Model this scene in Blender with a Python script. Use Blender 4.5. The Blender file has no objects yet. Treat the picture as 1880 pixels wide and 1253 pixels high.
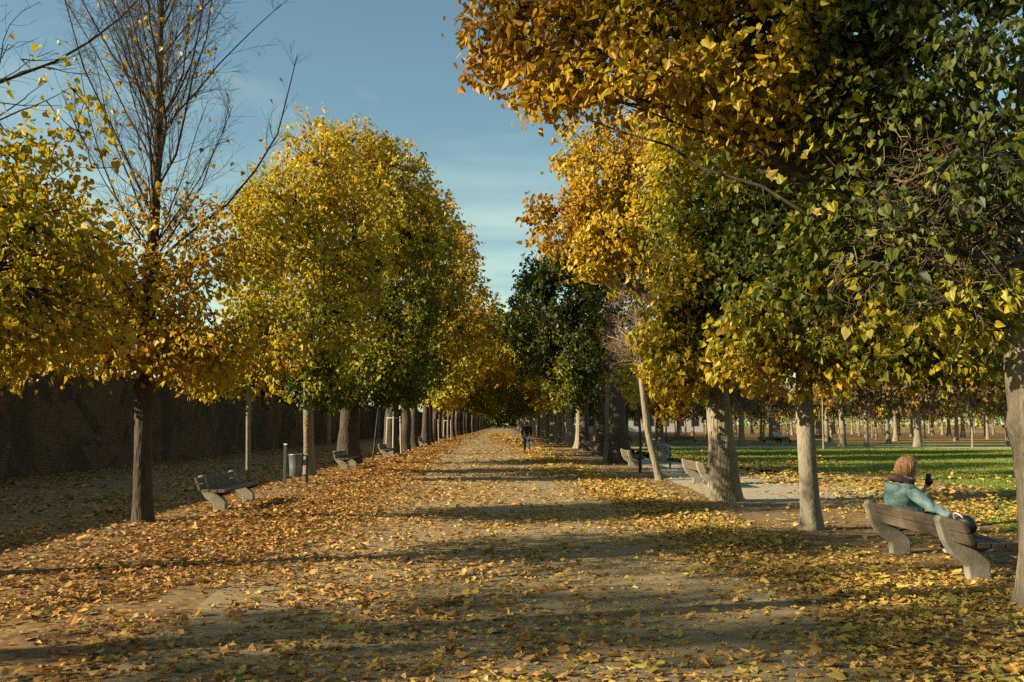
import bpy, bmesh, math, random
import numpy as np
from mathutils import Vector, Matrix

rng = np.random.default_rng(7)
random.seed(7)
R = math.radians
scene = bpy.context.scene
COL = scene.collection

# ------------------------------------------------------------------ camera
F_PX, CX, CY = 1700.0, 940.0, 626.5
CAM_H = 1.65
PITCH = math.atan((778 - CY) / F_PX)
YAW = math.atan((CX - 925) / F_PX)          # looks slightly to the right of +Y
cam_d = bpy.data.cameras.new('camera')
cam_d.sensor_width = 36.0
cam_d.lens = F_PX / 1880.0 * 36.0
cam_d.clip_start, cam_d.clip_end = 0.05, 5000
cam = bpy.data.objects.new('camera', cam_d)
cam.location = (0, 0, CAM_H)
cam.rotation_euler = (math.pi / 2 + PITCH, 0, -YAW)
COL.objects.link(cam)
scene.camera = cam


def ray(px, py):
    u, v = (px - CX) / F_PX, (CY - py) / F_PX
    y = math.cos(PITCH) - v * math.sin(PITCH)
    z = math.sin(PITCH) + v * math.cos(PITCH)
    x = u
    c, s = math.cos(YAW), math.sin(YAW)
    return np.array([x * c + y * s, -x * s + y * c, z])


def W(px, py, d):
    """world point seen in photo pixel (px, py) at ground distance d along the avenue"""
    r = ray(px, py)
    return np.array([0, 0, CAM_H]) + r * (d / r[1])


def G(px, py):
    r = ray(px, py)
    return np.array([0, 0, CAM_H]) + r * (-CAM_H / r[2])


# ------------------------------------------------------------------ helpers
def tag(o, label=None, cat=None, group=None, kind=None):
    if label: o['label'] = label
    if cat: o['category'] = cat
    if group: o['group'] = group
    if kind: o['kind'] = kind
    return o


def empty(name, loc, rz=0.0, label=None, cat=None, group=None, sc=1.0):
    o = bpy.data.objects.new(name, None)
    o.empty_display_size = 0.3
    o.location = loc
    o.rotation_euler = (0, 0, rz)
    o.scale = (sc, sc, sc) if not hasattr(sc, '__len__') else sc
    COL.objects.link(o)
    return tag(o, label, cat, group)


def link(name, me, mats, parent=None):
    o = bpy.data.objects.new(name, me)
    COL.objects.link(o)
    for m in (mats if isinstance(mats, (list, tuple)) else [mats]):
        me.materials.append(m)
    if parent is not None: o.parent = parent
    return o


def copy_tree(o, parent=None):
    c = o.copy()
    COL.objects.link(c)
    if parent is not None: c.parent = parent
    for ch in list(o.children):
        copy_tree(ch, c)
    return c


class MB:
    """collects numpy vertex/face blocks into one mesh"""
    def __init__(self):
        self.V, self.L, self.T, self.H, self.S, self.n = [], [], [], [], [], 0

    def add(self, V, faces, hue=None, smooth=False):
        """V (n,3); faces (m,k) int array"""
        V = np.asarray(V, float).reshape(-1, 3)
        faces = np.asarray(faces, np.int64)
        m, k = faces.shape
        self.V.append(V)
        self.L.append((faces + self.n).ravel())
        self.T.append(np.full(m, k))
        if hue is None: hue = np.zeros(m)
        elif np.isscalar(hue): hue = np.full(m, hue)
        self.H.append(np.asarray(hue, float))
        self.S.append(np.full(m, smooth))
        self.n += len(V)

    def mesh(self, name):
        me = bpy.data.meshes.new(name)
        if not self.V: return me
        V = np.concatenate(self.V); L = np.concatenate(self.L); T = np.concatenate(self.T)
        me.vertices.add(len(V)); me.vertices.foreach_set('co', V.astype(np.float32).ravel())
        me.loops.add(len(L)); me.loops.foreach_set('vertex_index', L.astype(np.int32))
        me.polygons.add(len(T))
        st = np.concatenate([[0], np.cumsum(T)[:-1]])
        me.polygons.foreach_set('loop_start', st.astype(np.int32))
        me.polygons.foreach_set('use_smooth', np.concatenate(self.S))
        a = me.attributes.new('hue', 'FLOAT', 'FACE')
        a.data.foreach_set('value', np.concatenate(self.H).astype(np.float32))
        me.update(calc_edges=True)
        return me

    def box(self, c, s, rot=None):
        x, y, z = np.array(s) / 2
        V = np.array([[-x,-y,-z],[x,-y,-z],[x,y,-z],[-x,y,-z],[-x,-y,z],[x,-y,z],[x,y,z],[-x,y,z]])
        if rot is not None: V = V @ np.array(rot.to_matrix() if hasattr(rot, 'to_matrix') else rot).T
        self.add(V + np.array(c), [[0,3,2,1],[4,5,6,7],[0,1,5,4],[1,2,6,5],[2,3,7,6],[3,0,4,7]])


def build_box_bevel(name, c, s, mat, parent, bev=0.008, rot=None, seg=2):
    bm = bmesh.new()
    bmesh.ops.create_cube(bm, size=1)
    bmesh.ops.scale(bm, vec=s, verts=bm.verts)
    bmesh.ops.bevel(bm, geom=bm.edges[:], offset=bev, segments=seg, affect='EDGES', profile=0.6)
    if rot is not None: bmesh.ops.rotate(bm, cent=(0, 0, 0), matrix=rot.to_matrix(), verts=bm.verts)
    bmesh.ops.translate(bm, vec=c, verts=bm.verts)
    me = bpy.data.meshes.new(name); bm.to_mesh(me); bm.free()
    return link(name, me, mat, parent)


def prism(name, prof, y0, y1, mat, parent, bev=0.012):
    """profile in (x,z) extruded along y"""
    bm = bmesh.new()
    vs = [bm.verts.new((p[0], y0, p[1])) for p in prof]
    f = bm.faces.new(vs)
    r = bmesh.ops.extrude_face_region(bm, geom=[f])
    bmesh.ops.translate(bm, vec=(0, y1 - y0, 0), verts=[v for v in r['geom'] if isinstance(v, bmesh.types.BMVert)])
    bmesh.ops.recalc_face_normals(bm, faces=bm.faces)
    if bev: bmesh.ops.bevel(bm, geom=bm.edges[:], offset=bev, segments=2, affect='EDGES', profile=0.5)
    me = bpy.data.meshes.new(name); bm.to_mesh(me); bm.free()
    return link(name, me, mat, parent)


def nrm(a):
    return a / np.maximum(np.linalg.norm(a, axis=-1, keepdims=True), 1e-9)


def tubes(mb, P, Rr, sides=6, hue=0.0, cap=False):
    """P (N,K,3) polylines, Rr (N,K) radii"""
    P = np.asarray(P, float); Rr = np.asarray(Rr, float)
    if P.ndim == 2: P = P[None]; Rr = Rr[None]
    N, K, _ = P.shape
    if N == 0: return
    T = np.empty_like(P)
    T[:, 1:-1] = P[:, 2:] - P[:, :-2]
    T[:, 0] = P[:, 1] - P[:, 0]; T[:, -1] = P[:, -1] - P[:, -2]
    T = nrm(T)
    ax = np.argmin(np.abs(T.mean(axis=1)), axis=1)
    ref = np.eye(3)[ax][:, None, :]
    U = nrm(np.cross(T, ref)); Vv = np.cross(T, U)
    a = np.linspace(0, 2 * math.pi, sides, endpoint=False)
    ring = U[:, :, None, :] * np.cos(a)[None, None, :, None] + Vv[:, :, None, :] * np.sin(a)[None, None, :, None]
    V = P[:, :, None, :] + ring * Rr[:, :, None, None]
    idx = np.arange(N * K * sides).reshape(N, K, sides)
    A = idx[:, :-1, :]; B = np.roll(A, -1, axis=2)
    D = idx[:, 1:, :]; C = np.roll(D, -1, axis=2)
    F = np.stack([A, B, C, D], axis=-1).reshape(-1, 4)
    mb.add(V.reshape(-1, 3), F, hue, True)
    if cap:
        mb_f = idx[:, -1, :]
        mb.L.append((mb_f + mb.n - N * K * sides).ravel()); mb.T.append(np.full(N, sides))
        mb.H.append(np.full(N, hue)); mb.S.append(np.full(N, False))


class Noise:
    def __init__(self, seed, freq, n=9):
        g = np.random.default_rng(seed)
        d = nrm(g.normal(size=(n, 3)))
        self.k = d * (freq * g.uniform(0.6, 1.7, size=(n, 1)))
        self.p = g.uniform(0, 6.28, n)
        self.n = n

    def __call__(self, P):
        return np.sin(np.asarray(P) @ self.k.T + self.p).sum(-1) / math.sqrt(self.n) * 0.9


# leaf outlines: (x across, y along, z fold), polygons
DIAMOND = (np.array([[0, 0, 0], [.42, .4, .13], [0, 1, 0], [-.42, .4, .13]]), [[0, 1, 2], [0, 2, 3]])
HEART = (np.array([[0, .08, 0], [.24, -.04, .06], [.46, .16, .12], [.43, .46, .11], [.2, .8, .04], [0, 1.1, -.03],
                   [-.2, .8, .04], [-.43, .46, .11], [-.46, .16, .12], [-.24, -.04, .06]]),
         [[0, 1, 2, 3, 4, 5], [0, 5, 6, 7, 8, 9]])
LITTER = (np.array([[0, 0, 0], [.3, .0, .05], [.5, .3, .14], [.3, .5, .06], [.36, .75, .1], [0, 1.05, 0],
                    [-.3, .8, .12], [-.34, .5, .05], [-.52, .26, .16], [-.26, -.02, .04]]),
          [[0, 1, 2, 3, 4, 5], [0, 5, 6, 7, 8, 9]])
PALM = (np.array([[0, 0, 0], [.2, .12, .04], [.55, .05, .12], [.42, .3, .07], [.62, .6, .16], [.3, .62, .06], [0, 1.1, .02],
                  [-.26, .62, .07], [-.6, .64, .14], [-.4, .3, .06], [-.56, .02, .15], [-.2, .1, .04]]),
        [[0, 1, 2, 3, 4, 5, 6], [0, 6, 7, 8, 9, 10, 11]])


def leaves(mb, pos, normal, tip, size, hue, shape=DIAMOND, curl=None):
    T, faces = shape
    n = len(pos)
    if n == 0: return
    tip = nrm(tip); side = nrm(np.cross(tip, normal)); nn = np.cross(side, tip)
    M = len(T)
    x = T[:, 0][None, :, None]; y = (T[:, 1] - 0.0)[None, :, None]
    z = np.repeat(T[:, 2][None, :], n, 0)
    if curl is not None:
        z = z * curl[:, :1] + curl[:, 1:2] * (T[:, 1][None] - .5) ** 2 * 1.2
    V = pos[:, None, :] + size[:, None, None] * (side[:, None] * x + tip[:, None] * y + nn[:, None] * z[:, :, None])
    base = (np.arange(n) * M)[:, None, None]
    F = (np.array(faces)[None] + base).reshape(-1, len(faces[0]))
    mb.add(V.reshape(-1, 3), F, np.repeat(hue, len(faces)))


def lobe(px, py, d, rpx, rpy, ry, hue, dens=1.0):
    """crown lobe placed through the photo pixel (px,py) at distance d; radii in photo px at that distance and metres in depth"""
    c = W(px, py, d); m = d / F_PX
    return (c, np.array([rpx * m, ry, rpy * m]), hue, dens)


def wl(x, y, z, rx, ry, rz, hue, dens=1.0):
    return (np.array([x, y, z], float), np.array([rx, ry, rz], float), hue, dens)


def bezier(A, B, C, k):
    t = np.linspace(0, 1, k)[None, :, None]
    return (1 - t) ** 2 * A[:, None] + 2 * t * (1 - t) * B[:, None] + t ** 2 * C[:, None]


def wobble(P, amp, seed):
    g = np.random.default_rng(seed)
    N, K, _ = P.shape
    w = g.normal(size=(N, K, 3)) * amp
    w[:, 0] = 0
    return P + w


def trunk_mesh(name, path, radii, mat, parent, sides=18, seed=1, rough=0.05, flare=1.5, knobs=()):
    """tapered, slightly irregular trunk with root flare; path (K,3), radii (K,) local coords"""
    path = np.asarray(path, float); radii = np.asarray(radii, float)
    K0 = len(path)
    L = np.concatenate([[0], np.cumsum(np.linalg.norm(np.diff(path, axis=0), axis=1))])
    K = max(24, int(L[-1] / 0.14))
    s = L[-1] * np.linspace(0, 1, K) ** 1.15
    P = np.stack([np.interp(s, L, path[:, i]) for i in range(3)], 1)
    # smooth the path
    for _ in range(6): P[1:-1] = (P[:-2] + P[2:] + 2 * P[1:-1]) / 4
    r = np.interp(s, L, radii)
    g = np.random.default_rng(seed)
    nz = Noise(seed, 1.0)
    a = np.linspace(0, 2 * math.pi, sides, endpoint=False)
    fl = np.exp(-s / (radii[0] * 1.4 + .02)) * (flare - 1)
    ph = g.uniform(0, 6.28, 3)
    lob = .55 + .3 * np.sin(3 * a + ph[0]) + .25 * np.sin(5 * a + ph[1])
    rr = r[:, None] * (1 + fl[:, None] * (0.5 + lob[None]) )
    q = np.stack([np.cos(a)[None] * 2 + 0 * s[:, None], np.sin(a)[None] * 2 + 0 * s[:, None], s[:, None] * 2.2 + 0 * a[None]], -1)
    rr *= 1 + rough * nz(q) + rough * .5 * Noise(seed + 5, 4.0)(q)
    for (ks, ka, kr) in knobs:
        rr *= 1 + kr * np.exp(-((s[:, None] - ks) / .09) ** 2) * (0.6 + .4 * np.cos(a[None] - ka))
    V = P[:, None, :] + np.stack([np.cos(a)[None] * rr, np.sin(a)[None] * rr, 0 * rr], -1)
    V[0, :, 2] -= 0.05
    idx = np.arange(K * sides).reshape(K, sides)
    A = idx[:-1]; B = np.roll(A, -1, 1); D = idx[1:]; C = np.roll(D, -1, 1)
    mb = MB()
    mb.add(V.reshape(-1, 3), np.stack([A, B, C, D], -1).reshape(-1, 4), 0, True)
    return link(name, mb.mesh(name), mat, parent), P, r


HUE_SHIFT = .07


def make_tree(name, base, path, radii, lobes, label, cat='tree', group=None, leaf=0.1, shape=DIAMOND, per=9, dens=1.0,
              seed=1, bark=None, limbs_per=3, twig_frac=.5, twig_r=.006, limb_r=.35, rough=.05, flare=1.5, knobs=(), limb_lo=.45,
              gap=-.55, sag=.25, hue_sd=.065, trunk_sides=18, extra=None, hang=.35, sprig=.24, wob=.05, limb=None):
    """one tree: empty > trunk, branching, crown.  lobes in world coords; path in local coords (relative to base)"""
    base = np.asarray(base, float)
    g = np.random.default_rng(seed)
    root = empty(name, base, 0, label, cat, group)
    bark = bark or M['bark']
    tr, P, r = trunk_mesh('trunk', path, radii, bark, root, trunk_sides, seed, rough, flare, knobs)
    mb_b, mb_l = MB(), MB()
    nz_out, nz_gap, nz_h = Noise(seed + 11, 2.6), Noise(seed + 12, 1.5 / max(.25, .06 * 10)), Noise(seed + 13, 1.4)
    # ---- limbs
    ends, lobe_id = [], []
    for i, (c, rad, h, d) in enumerate(lobes):
        k = max(1, int(round(limbs_per * (1 if d > 0 else 0)))) if d >= 0 else 0
        for _ in range(k):
            v = nrm(g.normal(size=3)) * g.uniform(.25, .8)
            ends.append(c - base + v * rad)
            lobe_id.append(i)
    limb_pts = P[int(len(P) * limb_lo):]
    if ends:
        E = np.array(ends)
        zt = P[:, 2].max()
        # start on the trunk below the end
        want = np.clip(E[:, 2] - np.linalg.norm(E[:, :2] - P[-1, :2], axis=1) * g.uniform(.35, .8, len(E)), P[:, 2].min() + zt * limb_lo, zt)
        si = np.array([np.argmin(np.abs(P[:, 2] - w)) for w in want])
        S = P[si]
        mid = S * .45 + E * .55
        mid[:, 2] += sag * np.linalg.norm(E - S, axis=1) * g.uniform(-.3, .7, len(E))
        LB = wobble(bezier(S, mid, E, 11), wob, seed)
        ln = np.linalg.norm(E - S, axis=1)
        r0 = np.minimum(r[si] * .7, np.maximum(.012, limb_r * ln * .05))
        rr = r0[:, None] * (np.linspace(1, .15, 11) ** 1.1)[None]
        tubes(mb_b, LB, rr, 6)
        limb_pts = np.concatenate([LB[:, 3:].reshape(-1, 3), limb_pts[::3]])
    # ---- sprigs
    SP, SD, SH = [], [], []
    for (c, rad, h, d) in lobes:
        if d <= 0: continue
        area = (rad[0] * rad[2] + rad[0] * rad[1] + rad[1] * rad[2]) * 1.4
        n = int(dens * d * area * 3.2 / (leaf * leaf * .42 * per))
        v = nrm(g.normal(size=(n, 3)))
        rd = 1 - .55 * g.uniform(0, 1, n) ** 1.6
        p = c - base + v * rad * (rd * (1 + .26 * nz_out(v * 1.6 + c[:3]) + .12 * Noise(seed + 3, 3.2)(v * rad)))[:, None]
        keep = nz_gap(p) > gap
        p = p[keep]; v = v[keep]
        SP.append(p); SD.append(v)
        SH.append(h + HUE_SHIFT * (h > .38) + .075 * nz_h(p) + g.normal(size=len(p)) * .05)
    if SP:
        SP = np.concatenate(SP); SD = np.concatenate(SD); SH = np.concatenate(SH)
        ns = len(SP)
        # twig per sprig from nearest limb point
        sel = np.nonzero(g.uniform(size=ns) < twig_frac)[0]
        if len(sel):
            out = []
            for ch in np.array_split(sel, max(1, len(sel) // 400)):
                dd = ((SP[ch][:, None] - limb_pts[None]) ** 2).sum(-1)
                out.append(np.argmin(dd, 1))
            A = limb_pts[np.concatenate(out)]; B = SP[sel]
            mid = (A + B) / 2 + g.normal(size=A.shape) * .12 * np.linalg.norm(B - A, axis=1)[:, None]
            TP = bezier(A, mid, B, 5)
            tw = np.clip(np.linalg.norm(B - A, axis=1) * .008, twig_r, twig_r * 3)
            tubes(mb_b, TP, tw[:, None] * np.array([1.6, 1.3, 1., .8, .5])[None], 3)
        # leaves of the sprig along a drooping shoot
        axis = nrm(SD + g.normal(size=SD.shape) * .7 + np.array([0, 0, -hang]))
        t = g.uniform(-.6, 1, (ns, per))
        pos = SP[:, None] + axis[:, None] * (t * sprig)[:, :, None] + g.normal(size=(ns, per, 3)) * sprig * .42
        pos = pos.reshape(-1, 3)
        N = len(pos)
        outw = np.repeat(SD, per, 0)
        nor = nrm(outw * .7 + np.array([0, 0, .5]) + g.normal(size=(N, 3)) * .75)
        tip = nrm(np.repeat(axis, per, 0) * .7 + np.array([0, 0, -.8]) + g.normal(size=(N, 3)) * .6)
        sz = leaf * np.exp(g.normal(size=N) * .25)
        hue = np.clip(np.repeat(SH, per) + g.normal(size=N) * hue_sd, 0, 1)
        leaves(mb_l, pos, nor, tip, sz, hue, shape, np.stack([g.uniform(.2, 2.6, N), g.normal(size=N) * .6], -1))
    if extra: extra(mb_b, mb_l, P, r, g)
    if mb_b.n: link('branching', mb_b.mesh('branching'), limb or M['limb'], root)
    if mb_l.n: link('crown', mb_l.mesh('crown'), M['leaf'], root)
    return root


# ------------------------------------------------------------------ materials
M = {}


class NT:
    def __init__(self, name):
        self.m = bpy.data.materials.new(name); self.m.use_nodes = True
        self.t = self.m.node_tree; self.n = self.t.nodes; self.l = self.t.links
        self.n.clear()
        self.out = self.n.new('ShaderNodeOutputMaterial')

    def new(self, ty, **kw):
        x = self.n.new(ty)
        for k, v in kw.items():
            if k.startswith('i_'):
                x.inputs[k[2:].replace('_', ' ')].default_value = v
            else: setattr(x, k, v)
        return x

    def ln(self, a, b): self.l.new(a, b)

    def ramp(self, fac, stops, interp='LINEAR'):
        r = self.new('ShaderNodeValToRGB'); e = r.color_ramp.elements
        r.color_ramp.interpolation = interp
        while len(e) > 1: e.remove(e[-1])
        e[0].position, e[0].color = stops[0][0], c4(stops[0][1])
        for p, c in stops[1:]:
            k = e.new(p); k.color = c4(c)
        self.ln(fac, r.inputs[0]); return r.outputs[0]

    def noise(self, scale, detail=4, rough=.55, vec=None, dist=0.0):
        x = self.new('ShaderNodeTexNoise'); x.inputs['Scale'].default_value = scale
        x.inputs['Detail'].default_value = detail; x.inputs['Roughness'].default_value = rough
        x.inputs['Distortion'].default_value = dist
        if vec is not None: self.ln(vec, x.inputs['Vector'])
        return x.outputs[0]

    def math(self, op, a, b=None, c=None, clamp=False):
        x = self.new('ShaderNodeMath', operation=op, use_clamp=clamp)
        for i, v in enumerate((a, b, c)):
            if v is None: continue
            if isinstance(v, (int, float)): x.inputs[i].default_value = v
            else: self.ln(v, x.inputs[i])
        return x.outputs[0]

    def mix(self, fac, a, b, mode='MIX'):
        x = self.new('ShaderNodeMix', data_type='RGBA', blend_type=mode)
        for i, v in ((0, fac), (6, a), (7, b)):
            if isinstance(v, (int, float)): x.inputs[i].default_value = v
            elif isinstance(v, tuple): x.inputs[i].default_value = c4(v)
            else: self.ln(v, x.inputs[i])
        return x.outputs[2]

    def bump(self, h, strength=.5, dist=.02, nrm=None):
        b = self.new('ShaderNodeBump'); b.inputs['Strength'].default_value = strength
        b.inputs['Distance'].default_value = dist
        self.ln(h, b.inputs['Height'])
        if nrm is not None: self.ln(nrm, b.inputs['Normal'])
        return b.outputs[0]

    def pbr(self, col, rough=.8, bump=None, spec=.3, metal=0.0):
        p = self.new('ShaderNodeBsdfPrincipled')
        if isinstance(col, tuple): p.inputs['Base Color'].default_value = c4(col)
        else: self.ln(col, p.inputs['Base Color'])
        if isinstance(rough, (int, float)): p.inputs['Roughness'].default_value = rough
        else: self.ln(rough, p.inputs['Roughness'])
        p.inputs['Specular IOR Level'].default_value = spec
        p.inputs['Metallic'].default_value = metal
        if bump is not None: self.ln(bump, p.inputs['Normal'])
        return p.outputs[0]

    def done(self, sh):
        self.ln(sh, self.out.inputs[0]); return self.m

    def pos(self): return self.new('ShaderNodeNewGeometry').outputs['Position']
    def obj(self): return self.new('ShaderNodeTexCoord').outputs['Object']

    def scaled(self, vec, s):
        m = self.new('ShaderNodeMapping'); m.inputs['Scale'].default_value = s
        self.ln(vec, m.inputs['Vector']); return m.outputs[0]


def c4(c): return (c[0], c[1], c[2], 1.0)


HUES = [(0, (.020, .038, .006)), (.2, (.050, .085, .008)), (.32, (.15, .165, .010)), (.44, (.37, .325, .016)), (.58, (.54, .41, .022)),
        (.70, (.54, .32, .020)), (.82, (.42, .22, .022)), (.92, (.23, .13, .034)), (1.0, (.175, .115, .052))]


def leaf_material(name, trans=.46):
    t = NT(name)
    a = t.new('ShaderNodeAttribute', attribute_name='hue')
    c = t.ramp(a.outputs['Fac'], HUES)
    nz = t.noise(9, 2, vec=t.obj())
    c2 = t.mix(t.math('MULTIPLY', nz, .35), c, (.10, .05, .012))
    p = t.pbr(c2, .5, spec=.35)
    tr = t.new('ShaderNodeBsdfTranslucent')
    tc = t.mix(1.0, c2, (1.0, 1.0, .6), 'MULTIPLY')
    t.ln(tc, tr.inputs[0])
    mx = t.new('ShaderNodeMixShader'); mx.inputs[0].default_value = trans
    t.ln(p, mx.inputs[1]); t.ln(tr.outputs[0], mx.inputs[2])
    return t.done(mx.outputs[0])


M['leaf'] = leaf_material('foliage')


def litter_material():
    t = NT('leaf_litter')
    a = t.new('ShaderNodeAttribute', attribute_name='hue')
    c = t.ramp(a.outputs['Fac'], [(0, (.09, .042, .016)), (.25, (.26, .115, .03)), (.5, (.46, .225, .055)), (.7, (.53, .32, .07)),
                                 (.88, (.55, .40, .08)), (1, (.30, .27, .05))])
    nz = t.noise(40, 3, vec=t.obj())
    c2 = t.mix(t.math('MULTIPLY', nz, .5), c, (.16, .075, .025))
    p = t.pbr(c2, .6, spec=.3)
    tr = t.new('ShaderNodeBsdfTranslucent'); t.ln(c2, tr.inputs[0])
    mx = t.new('ShaderNodeMixShader'); mx.inputs[0].default_value = .15
    t.ln(p, mx.inputs[1]); t.ln(tr.outputs[0], mx.inputs[2])
    return t.done(mx.outputs[0])


M['litter'] = litter_material()


def bark_material(name, lo, hi, scale=7.0, zs=.22, strength=.9, dist=.03):
    t = NT(name)
    v = t.scaled(t.obj(), (1, 1, zs))
    n1 = t.noise(scale * 2.2, 6, .65, v, .6)
    vor = t.new('ShaderNodeTexVoronoi', feature='DISTANCE_TO_EDGE'); vor.inputs['Scale'].default_value = scale * 2.0
    mx = t.mix(.12, v, t.new('ShaderNodeTexNoise').outputs[1])
    t.ln(mx, vor.inputs['Vector'])
    h = t.math('ADD', t.math('MULTIPLY', t.math('MINIMUM', vor.outputs[0], .35), 1.6), t.math('MULTIPLY', n1, .8))
    big = t.noise(1.3, 3, .6, t.obj())
    f = t.math('ADD', t.math('MULTIPLY', n1, .8), t.math('MULTIPLY', big, .45), clamp=True)
    c = t.ramp(f, [(.25, lo), (.75, hi), (.95, tuple(x * 1.15 for x in hi))])
    green = t.ramp(t.noise(2.1, 4, .6, t.obj()), [(.52, (0, 0, 0)), (.72, (1, 1, 1))])
    c = t.mix(t.math('MULTIPLY', green, .22), c, (.09, .095, .04))
    return t.done(t.pbr(c, .9, t.bump(h, strength, dist), .15))


def limb_bark(name, lo, hi):
    t = NT(name)
    n = t.noise(16, 5, .65, t.obj()); b = t.noise(3, 3, .6, t.obj())
    c = t.ramp(t.math('ADD', t.math('MULTIPLY', n, .6), t.math('MULTIPLY', b, .4)), [(.3, lo), (.7, hi)])
    return t.done(t.pbr(c, .9, t.bump(n, .5, .012), .12))


M['limb'] = limb_bark('limb_bark', (.028, .02, .014), (.085, .064, .045))
M['limb_pale'] = limb_bark('pale_limb_bark', (.075, .048, .026), (.21, .145, .08))
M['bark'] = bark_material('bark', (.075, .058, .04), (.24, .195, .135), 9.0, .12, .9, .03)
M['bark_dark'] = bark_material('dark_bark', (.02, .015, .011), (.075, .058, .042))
M['bark_pale'] = bark_material('pale_bark', (.075, .063, .046), (.225, .19, .135), 9, .4, .5, .015)
M['bark_twig'] = bark_material('twig_bark', (.10, .068, .044), (.27, .195, .125), 9, .5, .3, .01)


def concrete():
    t = NT('weathered_concrete')
    o = t.obj()
    n = t.noise(5, 6, .65, o); f = t.noise(60, 3, .6, o)
    c = t.ramp(n, [(.3, (.15, .135, .10)), (.55, (.25, .225, .17)), (.8, (.33, .30, .24))])
    st = t.ramp(t.noise(2.2, 5, .7, t.scaled(o, (2, 2, .6))), [(.5, (0, 0, 0)), (.72, (1, 1, 1))])
    c = t.mix(t.math('MULTIPLY', st, .55), c, (.13, .12, .075))
    c = t.mix(t.math('MULTIPLY', f, .35), c, (.22, .19, .14))
    return t.done(t.pbr(c, .9, t.bump(t.math('ADD', n, f), .35, .012), .2))


def wood(name, lo, hi):
    t = NT(name)
    o = t.scaled(t.obj(), (9, .8, 9))
    n = t.noise(4, 6, .65, o, .8); b = t.noise(1.3, 4, .6, t.obj())
    c = t.ramp(n, [(.3, lo), (.7, hi)])
    c = t.mix(t.math('MULTIPLY', b, .5), c, tuple(x * .6 for x in lo))
    return t.done(t.pbr(c, .75, t.bump(n, .35, .006), .25))


M['concrete'] = concrete()
M['wood'] = wood('weathered_wood', (.085, .062, .042), (.17, .13, .09))
M['stake_wood'] = wood('pale_stake_wood', (.30, .24, .16), (.46, .39, .28))


def simple(name, col, rough=.6, metal=0.0, spec=.4, var=.25, scale=12, bump=.1, bd=.005):
    t = NT(name)
    n = t.noise(scale, 5, .6, t.obj())
    c = t.mix(t.math('MULTIPLY', n, var * 2), col, tuple(x * .55 for x in col))
    return t.done(t.pbr(c, rough, t.bump(n, bump, bd), spec, metal))


M['zinc'] = simple('galvanised_steel', (.17, .18, .175), .45, .55, .5, .3, 6)
M['post_green'] = simple('dull_green_paint', (.06, .075, .065), .55)
M['black_plastic'] = simple('black_plastic', (.012, .012, .013), .5)
M['white_plastic'] = simple('white_cord', (.7, .72, .68), .5, var=.05)
M['jacket'] = simple('teal_jacket_fabric', (.21, .315, .295), .75, 0, .2, .3, 14, .5, .02)
M['fur'] = simple('brown_hood_lining', (.12, .075, .055), .95, 0, .1, .5, 40, .8, .02)
M['scarf'] = simple('pinkish_scarf', (.34, .24, .22), .9, 0, .1, .4, 30, .6, .01)
M['skin'] = simple('skin', (.50, .30, .22), .55, 0, .35, .08)
M['trousers'] = simple('black_trousers', (.015, .015, .018), .85, 0, .2)
M['jeans'] = simple('blue_jeans', (.06, .085, .12), .85, 0, .2, .3, 20)
M['dark_cloth'] = simple('dark_cloth', (.014, .014, .018), .85, 0, .2)
M['pale_cloth'] = simple('pale_cloth', (.55, .47, .44), .85, 0, .2)
M['dark_wood'] = wood('dark_wood', (.025, .02, .016), (.06, .048, .036))


def hair_mat(name, lo, hi):
    t = NT(name)
    n = t.noise(14, 4, .6, t.scaled(t.obj(), (5, 5, .8)), .5)
    c = t.ramp(n, [(.3, lo), (.7, hi)])
    return t.done(t.pbr(c, .42, t.bump(n, .7, .02), .5))


M['hair'] = hair_mat('auburn_hair', (.15, .065, .022), (.40, .20, .07))
M['dark_hair'] = hair_mat('dark_hair', (.012, .009, .007), (.04, .03, .022))


def brick_wall():
    t = NT('old_plastered_brick')
    o = t.obj()
    sw = t.new('ShaderNodeSeparateXYZ'); t.ln(o, sw.inputs[0])
    cb = t.new('ShaderNodeCombineXYZ'); t.ln(sw.outputs[1], cb.inputs[0]); t.ln(sw.outputs[2], cb.inputs[1])
    b = t.new('ShaderNodeTexBrick'); t.ln(cb.outputs[0], b.inputs['Vector'])
    b.inputs['Scale'].default_value = 1.0
    b.inputs['Brick Width'].default_value = .27; b.inputs['Row Height'].default_value = .085
    b.inputs['Mortar Size'].default_value = .012
    b.inputs['Color1'].default_value = c4((.21, .11, .065)); b.inputs['Color2'].default_value = c4((.13, .075, .05))
    b.inputs['Mortar'].default_value = c4((.25, .20, .14))
    pl = t.ramp(t.noise(.34, 7, .62, o, .5), [(.50, (0, 0, 0)), (.525, (1, 1, 1))])
    pcol = t.ramp(t.noise(1.4, 6, .65, o), [(.3, (.055, .048, .038)), (.7, (.15, .125, .09))])
    c = t.mix(pl, b.outputs[0], pcol)
    damp = t.ramp(t.noise(.7, 6, .7, o), [(.5, (0, 0, 0)), (.7, (1, 1, 1))])
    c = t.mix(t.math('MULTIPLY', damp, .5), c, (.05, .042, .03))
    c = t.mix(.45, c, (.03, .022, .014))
    h = t.math('ADD', t.math('MULTIPLY', b.outputs[1], -.6), t.math('MULTIPLY', pl, .7))
    h = t.math('ADD', h, t.math('MULTIPLY', t.noise(9, 5, .6, o), .6))
    return t.done(t.pbr(c, .92, t.bump(h, .7, .03), .15))


M['brick'] = brick_wall()
M['tile'] = simple('clay_coping_tile', (.20, .10, .06), .85, 0, .2, .5, 5, .4)
M['plaster'] = simple('pale_plaster', (.36, .30, .22), .9, 0, .2, .4, 3, .3)


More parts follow.
